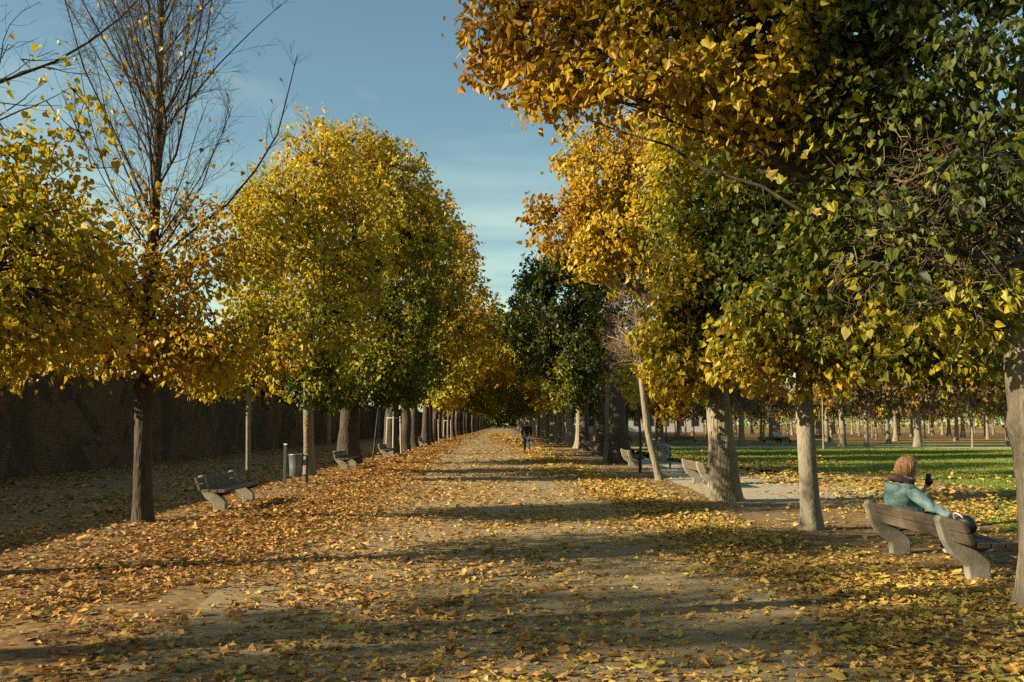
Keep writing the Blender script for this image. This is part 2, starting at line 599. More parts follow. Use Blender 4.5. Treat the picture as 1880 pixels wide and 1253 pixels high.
# --- ground: leaf cover as a function of position, shared by the meshes below (numpy) and the shader
def ground_mat(name, c0, c1, litter=.6, edge=None):
    t = NT(name)
    p = t.pos()
    big = t.noise(.35, 5, .6, p); mid = t.noise(2.6, 6, .62, p); fine = t.noise(90, 3, .7, p); grit = t.noise(320, 2, .8, p)
    c = t.ramp(mid, [(.3, c0), (.7, c1)])
    c = t.mix(t.math('MULTIPLY', t.ramp(fine, [(.35, (0, 0, 0)), (.65, (1, 1, 1))]), .35), c, tuple(x * .62 for x in c0))
    vor = t.new('ShaderNodeTexVoronoi'); vor.inputs['Scale'].default_value = 70; t.ln(p, vor.inputs['Vector'])
    peb = t.ramp(vor.outputs[0], [(.10, (1, 1, 1)), (.22, (0, 0, 0))])
    rnd = t.new('ShaderNodeSeparateColor'); t.ln(vor.outputs[1], rnd.inputs[0])
    peb = t.math('MULTIPLY', peb, t.math('GREATER_THAN', rnd.outputs[0], .72))
    c = t.mix(t.math('MULTIPLY', peb, .55), c, (.40, .36, .29))
    # decayed litter crumbs between the leaves
    v2 = t.new('ShaderNodeTexVoronoi'); v2.inputs['Scale'].default_value = 13; t.ln(p, v2.inputs['Vector'])
    lc = t.new('ShaderNodeSeparateColor'); t.ln(v2.outputs[1], lc.inputs[0])
    lcol = t.ramp(lc.outputs[0], [(0, (.07, .035, .015)), (.4, (.19, .085, .025)), (.8, (.32, .16, .035)), (1, (.36, .23, .05))])
    cover = t.math('ADD', t.math('MULTIPLY', big, .9), t.math('MULTIPLY', mid, .5))
    cover = t.math('ADD', cover, t.math('MULTIPLY', lc.outputs[1], .5))
    m = t.ramp(cover, [(1.25 - litter, (0, 0, 0)), (1.33 - litter, (1, 1, 1))])
    c = t.mix(t.math('MULTIPLY', m, .8), c, lcol)
    h = t.math('ADD', t.math('MULTIPLY', fine, .5), t.math('MULTIPLY', grit, .35))
    h = t.math('ADD', h, t.math('MULTIPLY', peb, .6))
    h = t.math('ADD', h, t.math('MULTIPLY', m, .6))
    return t.done(t.pbr(c, .95, t.bump(h, .6, .012), .12))


M['ground'] = ground_mat('gravel_with_litter', (.145, .10, .052), (.235, .17, .092), .30)
M['path'] = ground_mat('sandy_path', (.21, .155, .085), (.335, .25, .14), .24)
M['sand'] = ground_mat('pale_sand', (.30, .25, .175), (.40, .34, .25), .05)
M['grove'] = ground_mat('leafy_soil', (.13, .105, .06), (.20, .165, .095), .55)


def lawn_mat():
    t = NT('lawn_turf')
    p = t.pos()
    n = t.noise(.5, 5, .6, p); f = t.noise(22, 4, .7, p)
    c = t.ramp(t.math('ADD', t.math('MULTIPLY', n, .6), t.math('MULTIPLY', f, .4)), [(.3, (.075, .105, .010)), (.6, (.14, .19, .014)), (.85, (.19, .22, .02))])
    return t.done(t.pbr(c, .9, t.bump(f, .8, .04), .15))


M['lawn'] = lawn_mat()
t = NT('grass_blades')
a = t.new('ShaderNodeAttribute', attribute_name='hue')
c = t.ramp(a.outputs['Fac'], [(0, (.08, .11, .015)), (.6, (.165, .205, .024)), (1, (.26, .25, .05))])
p = t.pbr(c, .6, spec=.25)
tr = t.new('ShaderNodeBsdfTranslucent'); t.ln(c, tr.inputs[0])
mx = t.new('ShaderNodeMixShader'); mx.inputs[0].default_value = .3
t.ln(p, mx.inputs[1]); t.ln(tr.outputs[0], mx.inputs[2])
M['grass'] = t.done(mx.outputs[0])

# ------------------------------------------------------------------ sky and sun
SUN_EL, SUN_AZ = R(22.0), R(16.0)     # sun stands to the left, a little behind the camera
sun_to = np.array([-math.cos(SUN_AZ) * math.cos(SUN_EL), -math.sin(SUN_AZ) * math.cos(SUN_EL), math.sin(SUN_EL)])
sd = bpy.data.lights.new('sun', 'SUN'); sd.energy = 5.0; sd.angle = R(0.55); sd.color = (1.0, .88, .64)
so = bpy.data.objects.new('sun', sd); COL.objects.link(so)
so.rotation_euler = Vector(-sun_to).to_track_quat('-Z', 'Y').to_euler()

world = bpy.data.worlds.new('World'); scene.world = world; world.use_nodes = True
wt = world.node_tree; wn = wt.nodes; wn.clear()
wo = wn.new('ShaderNodeOutputWorld'); bg = wn.new('ShaderNodeBackground'); bg.inputs[1].default_value = 0.06
sk = wn.new('ShaderNodeTexSky'); sk.sky_type = 'NISHITA'; sk.sun_disc = False
sk.sun_elevation = SUN_EL; sk.sun_rotation = math.atan2(sun_to[0], sun_to[1])
sk.altitude = 200; sk.air_density = 1.0; sk.dust_density = 1.2; sk.ozone_density = 1.0
tc = wn.new('ShaderNodeTexCoord'); mp = wn.new('ShaderNodeMapping'); mp.inputs['Scale'].default_value = (1.0, 1.0, 3.2)
wt.links.new(tc.outputs['Generated'], mp.inputs[0])
n1 = wn.new('ShaderNodeTexNoise'); n1.inputs['Scale'].default_value = 2.6; n1.inputs['Detail'].default_value = 7; n1.inputs['Roughness'].default_value = .58
n1.inputs['Distortion'].default_value = .5
wt.links.new(mp.outputs[0], n1.inputs['Vector'])
cr = wn.new('ShaderNodeValToRGB'); cr.color_ramp.elements[0].position = .50; cr.color_ramp.elements[0].color = (0, 0, 0, 1)
cr.color_ramp.elements[1].position = .82; cr.color_ramp.elements[1].color = (1, 1, 1, 1)
wt.links.new(n1.outputs[0], cr.inputs[0])
sx = wn.new('ShaderNodeSeparateXYZ'); wt.links.new(tc.outputs['Generated'], sx.inputs[0])
lo = wn.new('ShaderNodeMapRange'); lo.inputs['From Min'].default_value = .30; lo.inputs['From Max'].default_value = .10
lo.inputs['To Min'].default_value = 0.0; lo.inputs['To Max'].default_value = .9
wt.links.new(sx.outputs[2], lo.inputs[0])
n2 = wn.new('ShaderNodeTexNoise'); n2.inputs['Scale'].default_value = 3.0; n2.inputs['Detail'].default_value = 6
mp2 = wn.new('ShaderNodeMapping'); mp2.inputs['Scale'].default_value = (1.0, 1.0, 7.0); mp2.inputs['Location'].default_value = (3.1, 1.7, .4)
wt.links.new(tc.outputs['Generated'], mp2.inputs[0]); wt.links.new(mp2.outputs[0], n2.inputs['Vector'])
cr2 = wn.new('ShaderNodeValToRGB'); cr2.color_ramp.elements[0].position = .32; cr2.color_ramp.elements[0].color = (0, 0, 0, 1)
cr2.color_ramp.elements[1].position = .62; cr2.color_ramp.elements[1].color = (1, 1, 1, 1)
wt.links.new(n2.outputs[0], cr2.inputs[0])
m1 = wn.new('ShaderNodeMath'); m1.operation = 'MULTIPLY'; wt.links.new(lo.outputs[0], m1.inputs[0]); wt.links.new(cr2.outputs[0], m1.inputs[1])
m2 = wn.new('ShaderNodeMath'); m2.operation = 'MULTIPLY'; m2.inputs[1].default_value = .35; wt.links.new(cr.outputs[0], m2.inputs[0])
m3 = wn.new('ShaderNodeMath'); m3.operation = 'MAXIMUM'; wt.links.new(m1.outputs[0], m3.inputs[0]); wt.links.new(m2.outputs[0], m3.inputs[1])
cm = wn.new('ShaderNodeMix'); cm.data_type = 'RGBA'
wt.links.new(m3.outputs[0], cm.inputs[0]); wt.links.new(sk.outputs[0], cm.inputs[6]); cm.inputs[7].default_value = (6.2, 6.2, 5.6, 1)
tint = wn.new('ShaderNodeMix'); tint.data_type = 'RGBA'; tint.blend_type = 'MULTIPLY'; tint.inputs[0].default_value = 1.0
tint.inputs[7].default_value = (.93, 1.09, .93, 1)
wt.links.new(cm.outputs[2], tint.inputs[6]); wt.links.new(tint.outputs[2], bg.inputs[0]); wt.links.new(bg.outputs[0], wo.inputs[0])

scene.view_settings.view_transform = 'Standard'; scene.view_settings.look = 'None'
scene.view_settings.exposure = 1.36; scene.view_settings.gamma = 1.0
cy = scene.cycles
cy.max_bounces = 5; cy.diffuse_bounces = 3; cy.glossy_bounces = 2; cy.transmission_bounces = 3; cy.transparent_max_bounces = 4
cy.use_denoising = False
cy.sample_clamp_indirect = 4.0

# ------------------------------------------------------------------ ground sheets
def sheet(name, outline, z, mat, kind='structure'):
    bm = bmesh.new()
    vs = [bm.verts.new((x, y, z)) for x, y in outline]
    f = bm.faces.new(vs)
    if f.normal.z < 0: f.normal_flip()
    bmesh.ops.triangulate(bm, faces=[f])
    me = bpy.data.meshes.new(name); bm.to_mesh(me); bm.free()
    o = link(name, me, mat)
    return tag(o, kind=kind)


def grid(name, x0, x1, y0, y1, mat):
    bm = bmesh.new()
    bmesh.ops.create_grid(bm, x_segments=8, y_segments=8, size=.5)
    for v in bm.verts: v.co = ((v.co.x + .5) * (x1 - x0) + x0, (v.co.y + .5) * (y1 - y0) + y0, 0)
    me = bpy.data.meshes.new(name); bm.to_mesh(me); bm.free()
    return tag(link(name, me, mat), kind='structure')


def wavy(pts, amp, step=1.2, seed=0, closed=True):
    """resample a polygon and roughen it at right angles to each side"""
    g = np.random.default_rng(seed); out = []
    n = len(pts)
    for i in range(n):
        a, b = np.array(pts[i], float), np.array(pts[(i + 1) % n], float)
        L = np.linalg.norm(b - a)
        k = min(150, max(1, int(L / step)))
        pr = np.array([-(b - a)[1], (b - a)[0]]) / L
        w = np.convolve(g.normal(size=k + 8), [.2, .35, .45, .35, .2], 'same')[4:4 + k]
        for j in range(k):
            fade = min(1, j * 2.0 / k * 3, (k - j) * 2.0 / k * 3)
            out.append(a + (b - a) * j / k + pr * w[j] * amp * fade * 1.4)
    return [tuple(p) for p in out]


grid('ground', -600, 600, -120, 1200, M['ground'])
sheet('path', wavy([(-2.6, -10), (2.4, -10), (2.6, 12), (2.7, 120), (2.7, 600), (-3.3, 600), (-3.3, 120), (-2.9, 14)], .10, 1.0, 3), .004, M['path'])
sheet('sandy_ground', wavy([(4.6, 19.5), (7.2, 18.5), (9.8, 24), (8.5, 31), (6.6, 45), (6.8, 61.5), (75, 61.5), (75, 70), (6.6, 70), (5.6, 45), (5.2, 30)], .22, 1.1, 5), .004, M['sand'])
LAWN = [(8.2, 61), (8.0, 47), (9.6, 36), (12.4, 27.5), (12, 22), (8.6, 17.5), (7.4, 12.5), (8.6, 8), (13, 3), (75, 3), (75, 61)]
sheet('lawn', wavy(LAWN, .16, .9, 8), .008, M['lawn'])
sheet('lawn_strip', wavy([(7.4, 71), (80, 71), (80, 80), (7.4, 80)], .2, 1.2, 9), .008, M['lawn'])
sheet('grove_ground', wavy([(7.2, 84), (160, 84), (160, 420), (7.2, 420)], .4, 3, 10), .004, M['grove'])


# ------------------------------------------------------------------ fallen leaves
nzA, nzB, nzC = Noise(101, .9), Noise(102, 3.0), Noise(103, 8.0)


def cover(x, y):
    p = np.stack([x, y * .7, 0 * x], -1)
    n = nzA(p) * .5 + nzB(p) * .35 + nzC(p) * .3
    left = np.exp(-((x + 3.7 + .03 * (y - 10)) / (1.25 + .35 * np.exp(-((y - 6) / 4) ** 2))) ** 2) * 1.35
    left2 = .26 * np.exp(-((x + 6.5) / 1.6) ** 2)
    rx = 3.15 - .03 * (y - 8)
    right = np.exp(-((x - rx) / .85) ** 2) * 1.05
    mid = .30 * np.exp(-((x + .3) / 2.2) ** 2) * np.clip(1.25 - y / 60, .35, 1)
    near = .16 * np.clip((9.5 - y) / 3, 0, 1)
    under = .42 * np.exp(-((x - 8.6) / 2.2) ** 2) * np.exp(-((y - 19) / 9) ** 2)
    bare = np.clip(np.exp(-((x - 5.6) / 1.1) ** 2) * np.exp(-((y - 21) / 4.5) ** 2), 0, 1)
    benchp = .55 * np.exp(-((x - 4.6) / 1.0) ** 2) * np.exp(-((y - 9.6) / 1.5) ** 2)
    d = left + left2 + right + mid + near + under + benchp + .05
    d = d * np.clip(.95 + n * .75, .03, 2.0) * (1 - .8 * bare)
    return np.clip(d, 0, 1.7)


def scatter(x0, x1, y0, y1, peak, mb, size, g, zlift=.012, cov=cover, shp=(LITTER, PALM, HEART)):
    n = int((x1 - x0) * (y1 - y0) * peak * 1.7)
    x = g.uniform(x0, x1, n); y = g.uniform(y0, y1, n)
    k = g.uniform(0, 1.7, n) < cov(x, y)
    x, y = x[k], y[k]; n = len(x)
    c = cov(x, y)
    z = .006 + np.abs(g.normal(size=n)) * zlift * (0.6 + 1.6 * c)
    yaw = g.uniform(0, 6.283, n)
    tip = np.stack([np.cos(yaw), np.sin(yaw), g.normal(size=n) * .22], -1)
    nor = nrm(np.stack([g.normal(size=n) * .3, g.normal(size=n) * .3, np.ones(n)], -1))
    sz = size * np.exp(g.normal(size=n) * .29)
    # the fresher yellow leaves lie on the right of the avenue, older orange brown ones on the left
    hue = np.clip(.66 + .04 * np.clip(x, -4.5, 4) + g.normal(size=n) * .17 - .2 * (g.uniform(size=n) < .2), 0, 1)
    hue = np.where(g.uniform(size=n) < .03, 1.0, hue)
    curl = np.stack([g.uniform(.2, 2.0, n), g.normal(size=n) * .42], -1)
    which = g.integers(0, len(shp), n)
    z = z + np.abs(curl[:, 1]) * 0
    pos = np.stack([x, y, z], -1)
    for i, s in enumerate(shp):
        w = which == i
        leaves(mb, pos[w], nor[w], tip[w], sz[w], hue[w], s, curl[w])


g = np.random.default_rng(21)
mb = MB()
scatter(-7.5, 7.5, 4.6, 12, 320, mb, .054, g)
scatter(-7.5, 7.5, 4.6, 16, 330, mb, .024, g, zlift=.006, shp=(DIAMOND,))
scatter(-7.5, 10, 12, 22, 300, mb, .060, g)
scatter(-8, 13, 22, 40, 170, mb, .072, g)
scatter(-8, 13, 40, 75, 60, mb, .10, g)
scatter(-7, 7, 75, 160, 26, mb, .15, g)
scatter(-14.6, -6.8, 11, 60, 34, mb, .085, g, cov=lambda x, y: np.clip(.55 + .45 * nzA(np.stack([x, y, 0 * x], -1)) + .4 * nzB(np.stack([x, y, 0 * x], -1)), .08, 1.7))
tag(link('fallen_leaves', mb.mesh('fallen_leaves'), M['litter']), 'fallen yellow and rusty leaves lying thick along both edges of the sandy path', 'fallen leaves', kind='stuff')

# litter over the lawn edge and shaded lawn
mb = MB()
def cov_lawn(x, y):
    edge = np.exp(-np.clip((x - 10.5), -9, 99) / 3.2)
    p = np.stack([x, y, 0 * x], -1)
    return np.clip((.10 + 1.0 * edge * (y < 48) + .5 * (y < 24)) * np.clip(.6 + nzA(p) * .8 + nzB(p) * .4, .05, 2), 0, 1.7)
scatter(7.5, 26, 12, 50, 22, mb, .085, g, cov=cov_lawn, zlift=.03, shp=(LITTER, HEART))
tag(link('lawn_leaves', mb.mesh('lawn_leaves'), M['litter']), 'scattered yellow leaves caught in the grass of the lawn', 'fallen leaves', kind='stuff')

# grass blades
mb = MB()
from_poly = np.array(LAWN)
def inside(x, y, poly):
    r = np.zeros(len(x), bool); j = len(poly) - 1
    for i in range(len(poly)):
        xi, yi = poly[i]; xj, yj = poly[j]
        c = ((yi > y) != (yj > y)) & (x < (xj - xi) * (y - yi) / (yj - yi + 1e-12) + xi)
        r ^= c; j = i
    return r
n = 150000
yy = 12 + 49 * g.uniform(0, 1, n) ** 1.5
xx = g.uniform(7.2, 34, n)
k = inside(xx, yy, from_poly) & (xx < 4 + yy * .58)
xx, yy = xx[k], yy[k]; n = len(xx)
h = g.uniform(.03, .075, n)
a = g.uniform(0, 6.28, n)
b = np.stack([np.cos(a), np.sin(a), 0 * a], -1) * (.006 + .0003 * yy)[:, None]
p0 = np.stack([xx, yy, np.full(n, .006)], -1)
tipv = p0 + np.stack([g.normal(size=n) * .02, g.normal(size=n) * .02, h], -1)
V = np.stack([p0 - b, p0 + b, tipv], 1).reshape(-1, 3)
mb.add(V, np.arange(3 * n).reshape(n, 3), np.clip(.5 + .25 * Noise(5, .5)(p0) + g.normal(size=n) * .2, 0, 1))
tag(link('grass', mb.mesh('grass'), M['grass']), 'short mown green grass of the lawn beyond the benches', 'grass', kind='stuff')

# ------------------------------------------------------------------ boundary wall
WX = -15.0
root = empty('boundary_wall', (WX, 60, 0), 0, 'long old brick wall with flaking plaster in deep shade behind the benches', 'wall')
mb = MB()
yy = np.arange(-60, 340.1, 1.0)
g2 = np.random.default_rng(4)
top = 3.5 + .02 * np.cumsum(g2.normal(size=len(yy)) * .25)
top = np.clip(top, 3.4, 3.6)
V = []
for y, tz in zip(yy, top): V += [[-.25, y - 60, -.1], [-.25, y - 60, tz], [.25, y - 60, tz], [.25, y - 60, -.1]]
K = len(yy); idx = np.arange(4 * K).reshape(K, 4)
F = []
for j in range(3):
    F.append(np.stack([idx[:-1, j], idx[1:, j], idx[1:, j + 1], idx[:-1, j + 1]], -1))
mb.add(np.array(V), np.concatenate(F)[:, ::-1])
mb.add(np.array(V)[:4] * 1.0, [[0, 1, 2, 3]]); mb.add(np.array(V)[-4:], [[3, 2, 1, 0]])
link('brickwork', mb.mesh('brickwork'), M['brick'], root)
mb = MB()
for s in (-1, 1):
    V = []
    for y, tz in zip(yy, top): V += [[0, y - 60, tz + .16], [s * .34, y - 60, tz + .02], [s * .34, y - 60, tz - .03], [0, y - 60, tz + .11]]
    F = []
    for j in range(3): F.append(np.stack([idx[:-1, j], idx[1:, j], idx[1:, j + 1], idx[:-1, j + 1]], -1))
    mb.add(np.array(V), np.concatenate(F) if s < 0 else np.concatenate(F)[:, ::-1])
link('coping', mb.mesh('coping'), M['tile'], root)
for y in (78.0, 93.5, 109.0, 124.0):
    build_box_bevel('pilaster', (.33, y - 60, 1.62), (.22, .9, 3.25), M['plaster'], root, .02)
# ------------------------------------------------------------------ near trees
print('near trees')


def lp(base, *pts):
    """trunk path, local to base, through photo pixels at given distance: (px,py,d)"""
    return [np.zeros(3)] + [W(*p) - base for p in pts]


def straight(h, n=6, lean=(0, 0), wob=.05, seed=0):
    g = np.random.default_rng(seed)
    z = np.linspace(0, h, n)
    P = np.stack([lean[0] * z / h + g.normal(size=n) * wob * (z > .3), lean[1] * z / h + g.normal(size=n) * wob * (z > .3), z], 1)
    P[0] = 0
    return P


def grow(mb, P0, R0, n_per, length, ang, up, levels, g, sides=(5, 4, 3), k=(7, 6, 4), shrink=(.45, .42), dens=(1, 1), tmin=.15, r_ratio=.55, min_r=.0035, cap=.012, sd=9):
    """recursive bare branching, level by level. P0 (N,K,3), R0 (N,K)"""
    P, Rr = P0, R0
    allp = []
    for lev in range(levels):
        N, K, _ = P.shape
        m = n_per[lev]
        t = np.sort(g.uniform(tmin, .98, (N, m)), axis=1)
        f = t * (K - 1); i = np.clip(f.astype(int), 0, K - 2); fr = (f - i)[..., None]
        ar = np.arange(N)[:, None]
        S = P[ar, i] * (1 - fr) + P[ar, i + 1] * fr
        T = nrm(P[ar, i + 1] - P[ar, i])
        rs = Rr[ar, i] * (1 - fr[..., 0]) + Rr[ar, i + 1] * fr[..., 0]
        S = S.reshape(-1, 3); T = T.reshape(-1, 3); rs = rs.reshape(-1)
        n = len(S)
        q = nrm(np.cross(T, g.normal(size=(n, 3))))
        a = np.radians(g.normal(ang[lev], sd if lev == 0 else 9, n))[:, None]
        D = nrm(T * np.cos(a) + q * np.sin(a))
        Ln = length[lev] * g.uniform(.45, 1.15, n) * (1.15 - .75 * t.reshape(-1))
        kk = k[lev]
        pts = [S]; d = D
        for s in range(kk - 1):
            d = nrm(d + np.array([0, 0, up[lev]]) + g.normal(size=(n, 3)) * (.10 if lev == 0 else .18))
            pts.append(pts[-1] + d * (Ln / (kk - 1))[:, None])
        C = np.stack(pts, 1)
        r0 = np.maximum(np.minimum(rs * r_ratio, cap * Ln + .003), min_r)
        RR = np.maximum(r0[:, None] * np.linspace(1, .3, kk)[None], min_r * .7)
        tubes(mb, C, RR, sides[lev])
        allp.append(C)
        P, Rr = C, RR
    return allp


def L0_extra(mb_b, mb_l, P, r, g):
    # bare upright top: leader and steep branches
    i0 = int(len(P) * .36)
    trunk = P[i0:][None]; rad = r[i0:][None]
    lv = grow(mb_b, trunk, rad, (76, 14, 8), (4.2, 1.3, .5), (36, 32, 34), (.15, .06, .03), 3, g, tmin=.02, min_r=.0027, r_ratio=.36, cap=.0046, sd=5)
    ends = lv[2][:, -1]
    # a few leaves still hanging
    w = (g.uniform(size=len(ends)) < .05) & (ends[:, 2] < 9.5)
    n = int(w.sum())
    leaves(mb_l, ends[w], nrm(g.normal(size=(n, 3))), nrm(g.normal(size=(n, 3)) + [0, 0, -1]), np.full(n, .085), np.clip(g.normal(.72, .1, n), 0, 1), HEART)


b = G(261, 958)
make_tree('avenue_tree', b, lp(b, (262, 800, 15.6), (268, 640, 15.65), (283, 420, 15.8), (290, 250, 15.9), (296, 0, 16.0), (300, -330, 16.2)),
          [.165, .135, .13, .09, .07, .045, .012],
          [lobe(150, 560, 15.2, 120, 90, 1.5, .54, .9), lobe(110, 480, 15.6, 110, 90, 1.3, .54, .6), lobe(300, 560, 16.2, 130, 95, 1.6, .52, .65), lobe(400, 590, 16.0, 70, 95, 1.4, .54, .9),
           lobe(90, 630, 15.4, 95, 45, 1.3, .51, 1.1), lobe(330, 650, 15.2, 150, 38, 1.4, .60, .9), lobe(200, 630, 14.6, 100, 45, .9, .58, .7),
           lobe(280, 430, 15.8, 150, 75, 1.4, .62, .22), lobe(410, 450, 16.0, 70, 90, 1.2, .6, .35)],
          'tree bare at the top with thin yellow lower crown, growing by the wall shadow', group='avenue trees', leaf=.078, shape=HEART, per=6, seed=31,
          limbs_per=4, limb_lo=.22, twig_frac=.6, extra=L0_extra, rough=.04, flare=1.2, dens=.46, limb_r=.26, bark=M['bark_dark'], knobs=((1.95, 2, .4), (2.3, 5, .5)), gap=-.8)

# tree just outside the frame on the left, its boughs reach in
b = np.array([-6.3, 10.2, 0])


def Lm_extra(mb_b, mb_l, P, r, g):
    i0 = int(len(P) * .45)
    lv = grow(mb_b, P[i0:][None], r[i0:][None], (34, 10, 6), (4.4, 1.3, .5), (46, 38, 36), (.09, .03, .0), 3, g, tmin=.02, min_r=.0032, r_ratio=.42, cap=.0075)


make_tree('avenue_tree', b, straight(12.5, 9, (-.5, .2), .05, 3), np.linspace(.2, .03, 9),
          [wl(-7.4, 10.0, 10.6, 1.9, 2.2, 1.3, .5, 1.0), wl(-7.2, 8.6, 12.0, 2.0, 2.4, 1.5, .5, 1.1), wl(-7.6, 11.0, 13.2, 1.8, 2.2, 1.4, .5, 1.0), lobe(30, 500, 10.3, 150, 140, 1.3, .50, .7), lobe(-60, 330, 10.6, 190, 130, 1.5, .54, .4), lobe(120, 580, 10.8, 130, 85, 1.0, .52, .9), lobe(170, 470, 11, 90, 90, .8, .56, .5),  # first three lobes: unseen high crown, added to shade the right canopy
           lobe(-30, 620, 10.0, 110, 70, 1.2, .58, .9), lobe(90, 420, 10.4, 110, 80, .8, .52, .55), lobe(-180, 480, 10.2, 150, 220, 1.6, .5, .9),
           lobe(110, 290, 10.4, 110, 80, .7, .56, .30), lobe(50, 160, 10.4, 120, 100, .8, .58, .24), lobe(10, 60, 10.4, 90, 70, .7, .6, .2), lobe(0, 330, 10.2, 120, 90, .8, .55, .5)],
          'yellow leaved tree whose boughs reach in from beyond the picture edge', group='avenue trees', leaf=.072, shape=HEART, per=6, seed=33, limbs_per=4,
          limb_lo=.26, twig_frac=.6, extra=Lm_extra, dens=.32, gap=-.35, limb_r=.24, bark=M['bark_dark'])

# slender young tree behind the bench
b = G(456, 886)
make_tree('young_tree', b, lp(b, (456, 760, 25.6), (459, 600, 25.7), (470, 430, 25.8), (480, 330, 25.8)), [.075, .066, .055, .035, .012],
          [lobe(455, 640, 25.6, 62, 75, .95, .56, 1.0), lobe(470, 520, 25.8, 60, 105, .95, .54, .8), lobe(480, 400, 25.8, 46, 80, .8, .54, .7), lobe(380, 680, 25.8, 55, 45, .8, .55, .9),
           lobe(520, 660, 25.2, 50, 70, .7, .56, .7)],
          'slender young yellow tree with a pale pole thin trunk behind the bench', 'young tree', group='avenue trees', leaf=.105, shape=HEART, per=7, seed=35, bark=M['bark_pale'],
          limbs_per=5, limb_lo=.45, dens=.7, flare=1.15, limb_r=.22, rough=.03)

# medium tree beside the bin
b = G(568, 874)
make_tree('avenue_tree', b, lp(b, (566, 760, 28.4), (566, 640, 28.4), (575, 480, 28.6), (600, 300, 29)), [.18, .15, .14, .10, .03],
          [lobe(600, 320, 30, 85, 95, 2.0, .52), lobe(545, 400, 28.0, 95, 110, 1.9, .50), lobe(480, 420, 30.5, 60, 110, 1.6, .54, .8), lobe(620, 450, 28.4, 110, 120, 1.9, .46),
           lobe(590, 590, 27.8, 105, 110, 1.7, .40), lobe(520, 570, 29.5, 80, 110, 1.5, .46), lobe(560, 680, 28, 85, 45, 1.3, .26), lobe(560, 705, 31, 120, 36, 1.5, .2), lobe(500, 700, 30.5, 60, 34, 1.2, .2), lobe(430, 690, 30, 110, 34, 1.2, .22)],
          'medium tree with a broad yellow green crown beside the grey litter bin', group='avenue trees', leaf=.135, per=9, seed=37, dens=.72, limbs_per=4, limb_lo=.4, flare=1.4)

b = G(640, 852)
make_tree('avenue_tree', b, lp(b, (641, 760, 37.5), (641, 640, 37.5), (655, 480, 37.5), (680, 300, 38)), [.42, .36, .34, .22, .05],
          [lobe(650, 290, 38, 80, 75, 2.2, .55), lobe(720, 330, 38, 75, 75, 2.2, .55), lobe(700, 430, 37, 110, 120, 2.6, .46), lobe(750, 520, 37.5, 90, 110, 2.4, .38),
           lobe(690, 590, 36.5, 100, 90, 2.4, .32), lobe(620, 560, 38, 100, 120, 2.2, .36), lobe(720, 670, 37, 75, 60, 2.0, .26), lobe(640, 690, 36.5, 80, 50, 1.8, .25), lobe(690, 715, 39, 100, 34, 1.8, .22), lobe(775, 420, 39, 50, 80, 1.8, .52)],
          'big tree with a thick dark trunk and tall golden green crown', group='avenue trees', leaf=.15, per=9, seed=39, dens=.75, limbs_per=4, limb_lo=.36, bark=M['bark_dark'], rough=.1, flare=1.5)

b = np.array([-6.1, 50.5, 0])
make_tree('avenue_tree', b, straight(11.5, 7, (.5, 0), .08, 5), np.linspace(.40, .05, 7),
          [lobe(790, 410, 45, 55, 80, 2.2, .60), lobe(815, 500, 46, 58, 90, 2.2, .60), lobe(820, 600, 46, 60, 80, 2.2, .46), lobe(770, 650, 45, 60, 70, 2.2, .33), lobe(740, 480, 47, 60, 120, 2.4, .45), lobe(740, 640, 46, 70, 80, 2.4, .3)],
          'tall tree with rusty gold shoulder of crown above a propped sapling', group='avenue trees', leaf=.17, per=9, seed=41, dens=.75, limbs_per=3, limb_lo=.36, bark=M['bark_dark'])
b = np.array([-6.0, 55.5, 0])
make_tree('avenue_tree', b, straight(10.5, 7, (.6, 0), .08, 6), np.linspace(.34, .05, 7),
          [lobe(845, 470, 55, 36, 70, 2.2, .66), lobe(855, 560, 56, 40, 70, 2.2, .62), lobe(868, 640, 57, 44, 55, 2.2, .55), lobe(812, 690, 55, 50, 50, 2.2, .45), lobe(800, 590, 56, 50, 90, 2.2, .4), lobe(890, 560, 58, 26, 30, 1.5, .6, .6)],
          'tree with an orange brown crown leaning over the avenue', group='avenue trees', leaf=.18, per=9, seed=43, dens=.75, limbs_per=3, limb_lo=.36, bark=M['bark_dark'])

# ---- right-hand row
b = G(1916, 1120)


def tangle(c, rad, n, g, length=.55):
    """crooked bare twigs filling a lobe"""
    v = nrm(g.normal(size=(n, 3))) * g.uniform(.3, 1.0, (n, 1))
    p = c + v * rad
    d = nrm(g.normal(size=(n, 3)) + np.array([-.5, -.3, -.2]))
    pts = [p]
    for s in range(6):
        d = nrm(d + g.normal(size=(n, 3)) * .5)
        pts.append(pts[-1] + d * (length / 6 * g.uniform(.6, 1.3, n))[:, None])
    return np.stack(pts, 1)


R0_tangle = []


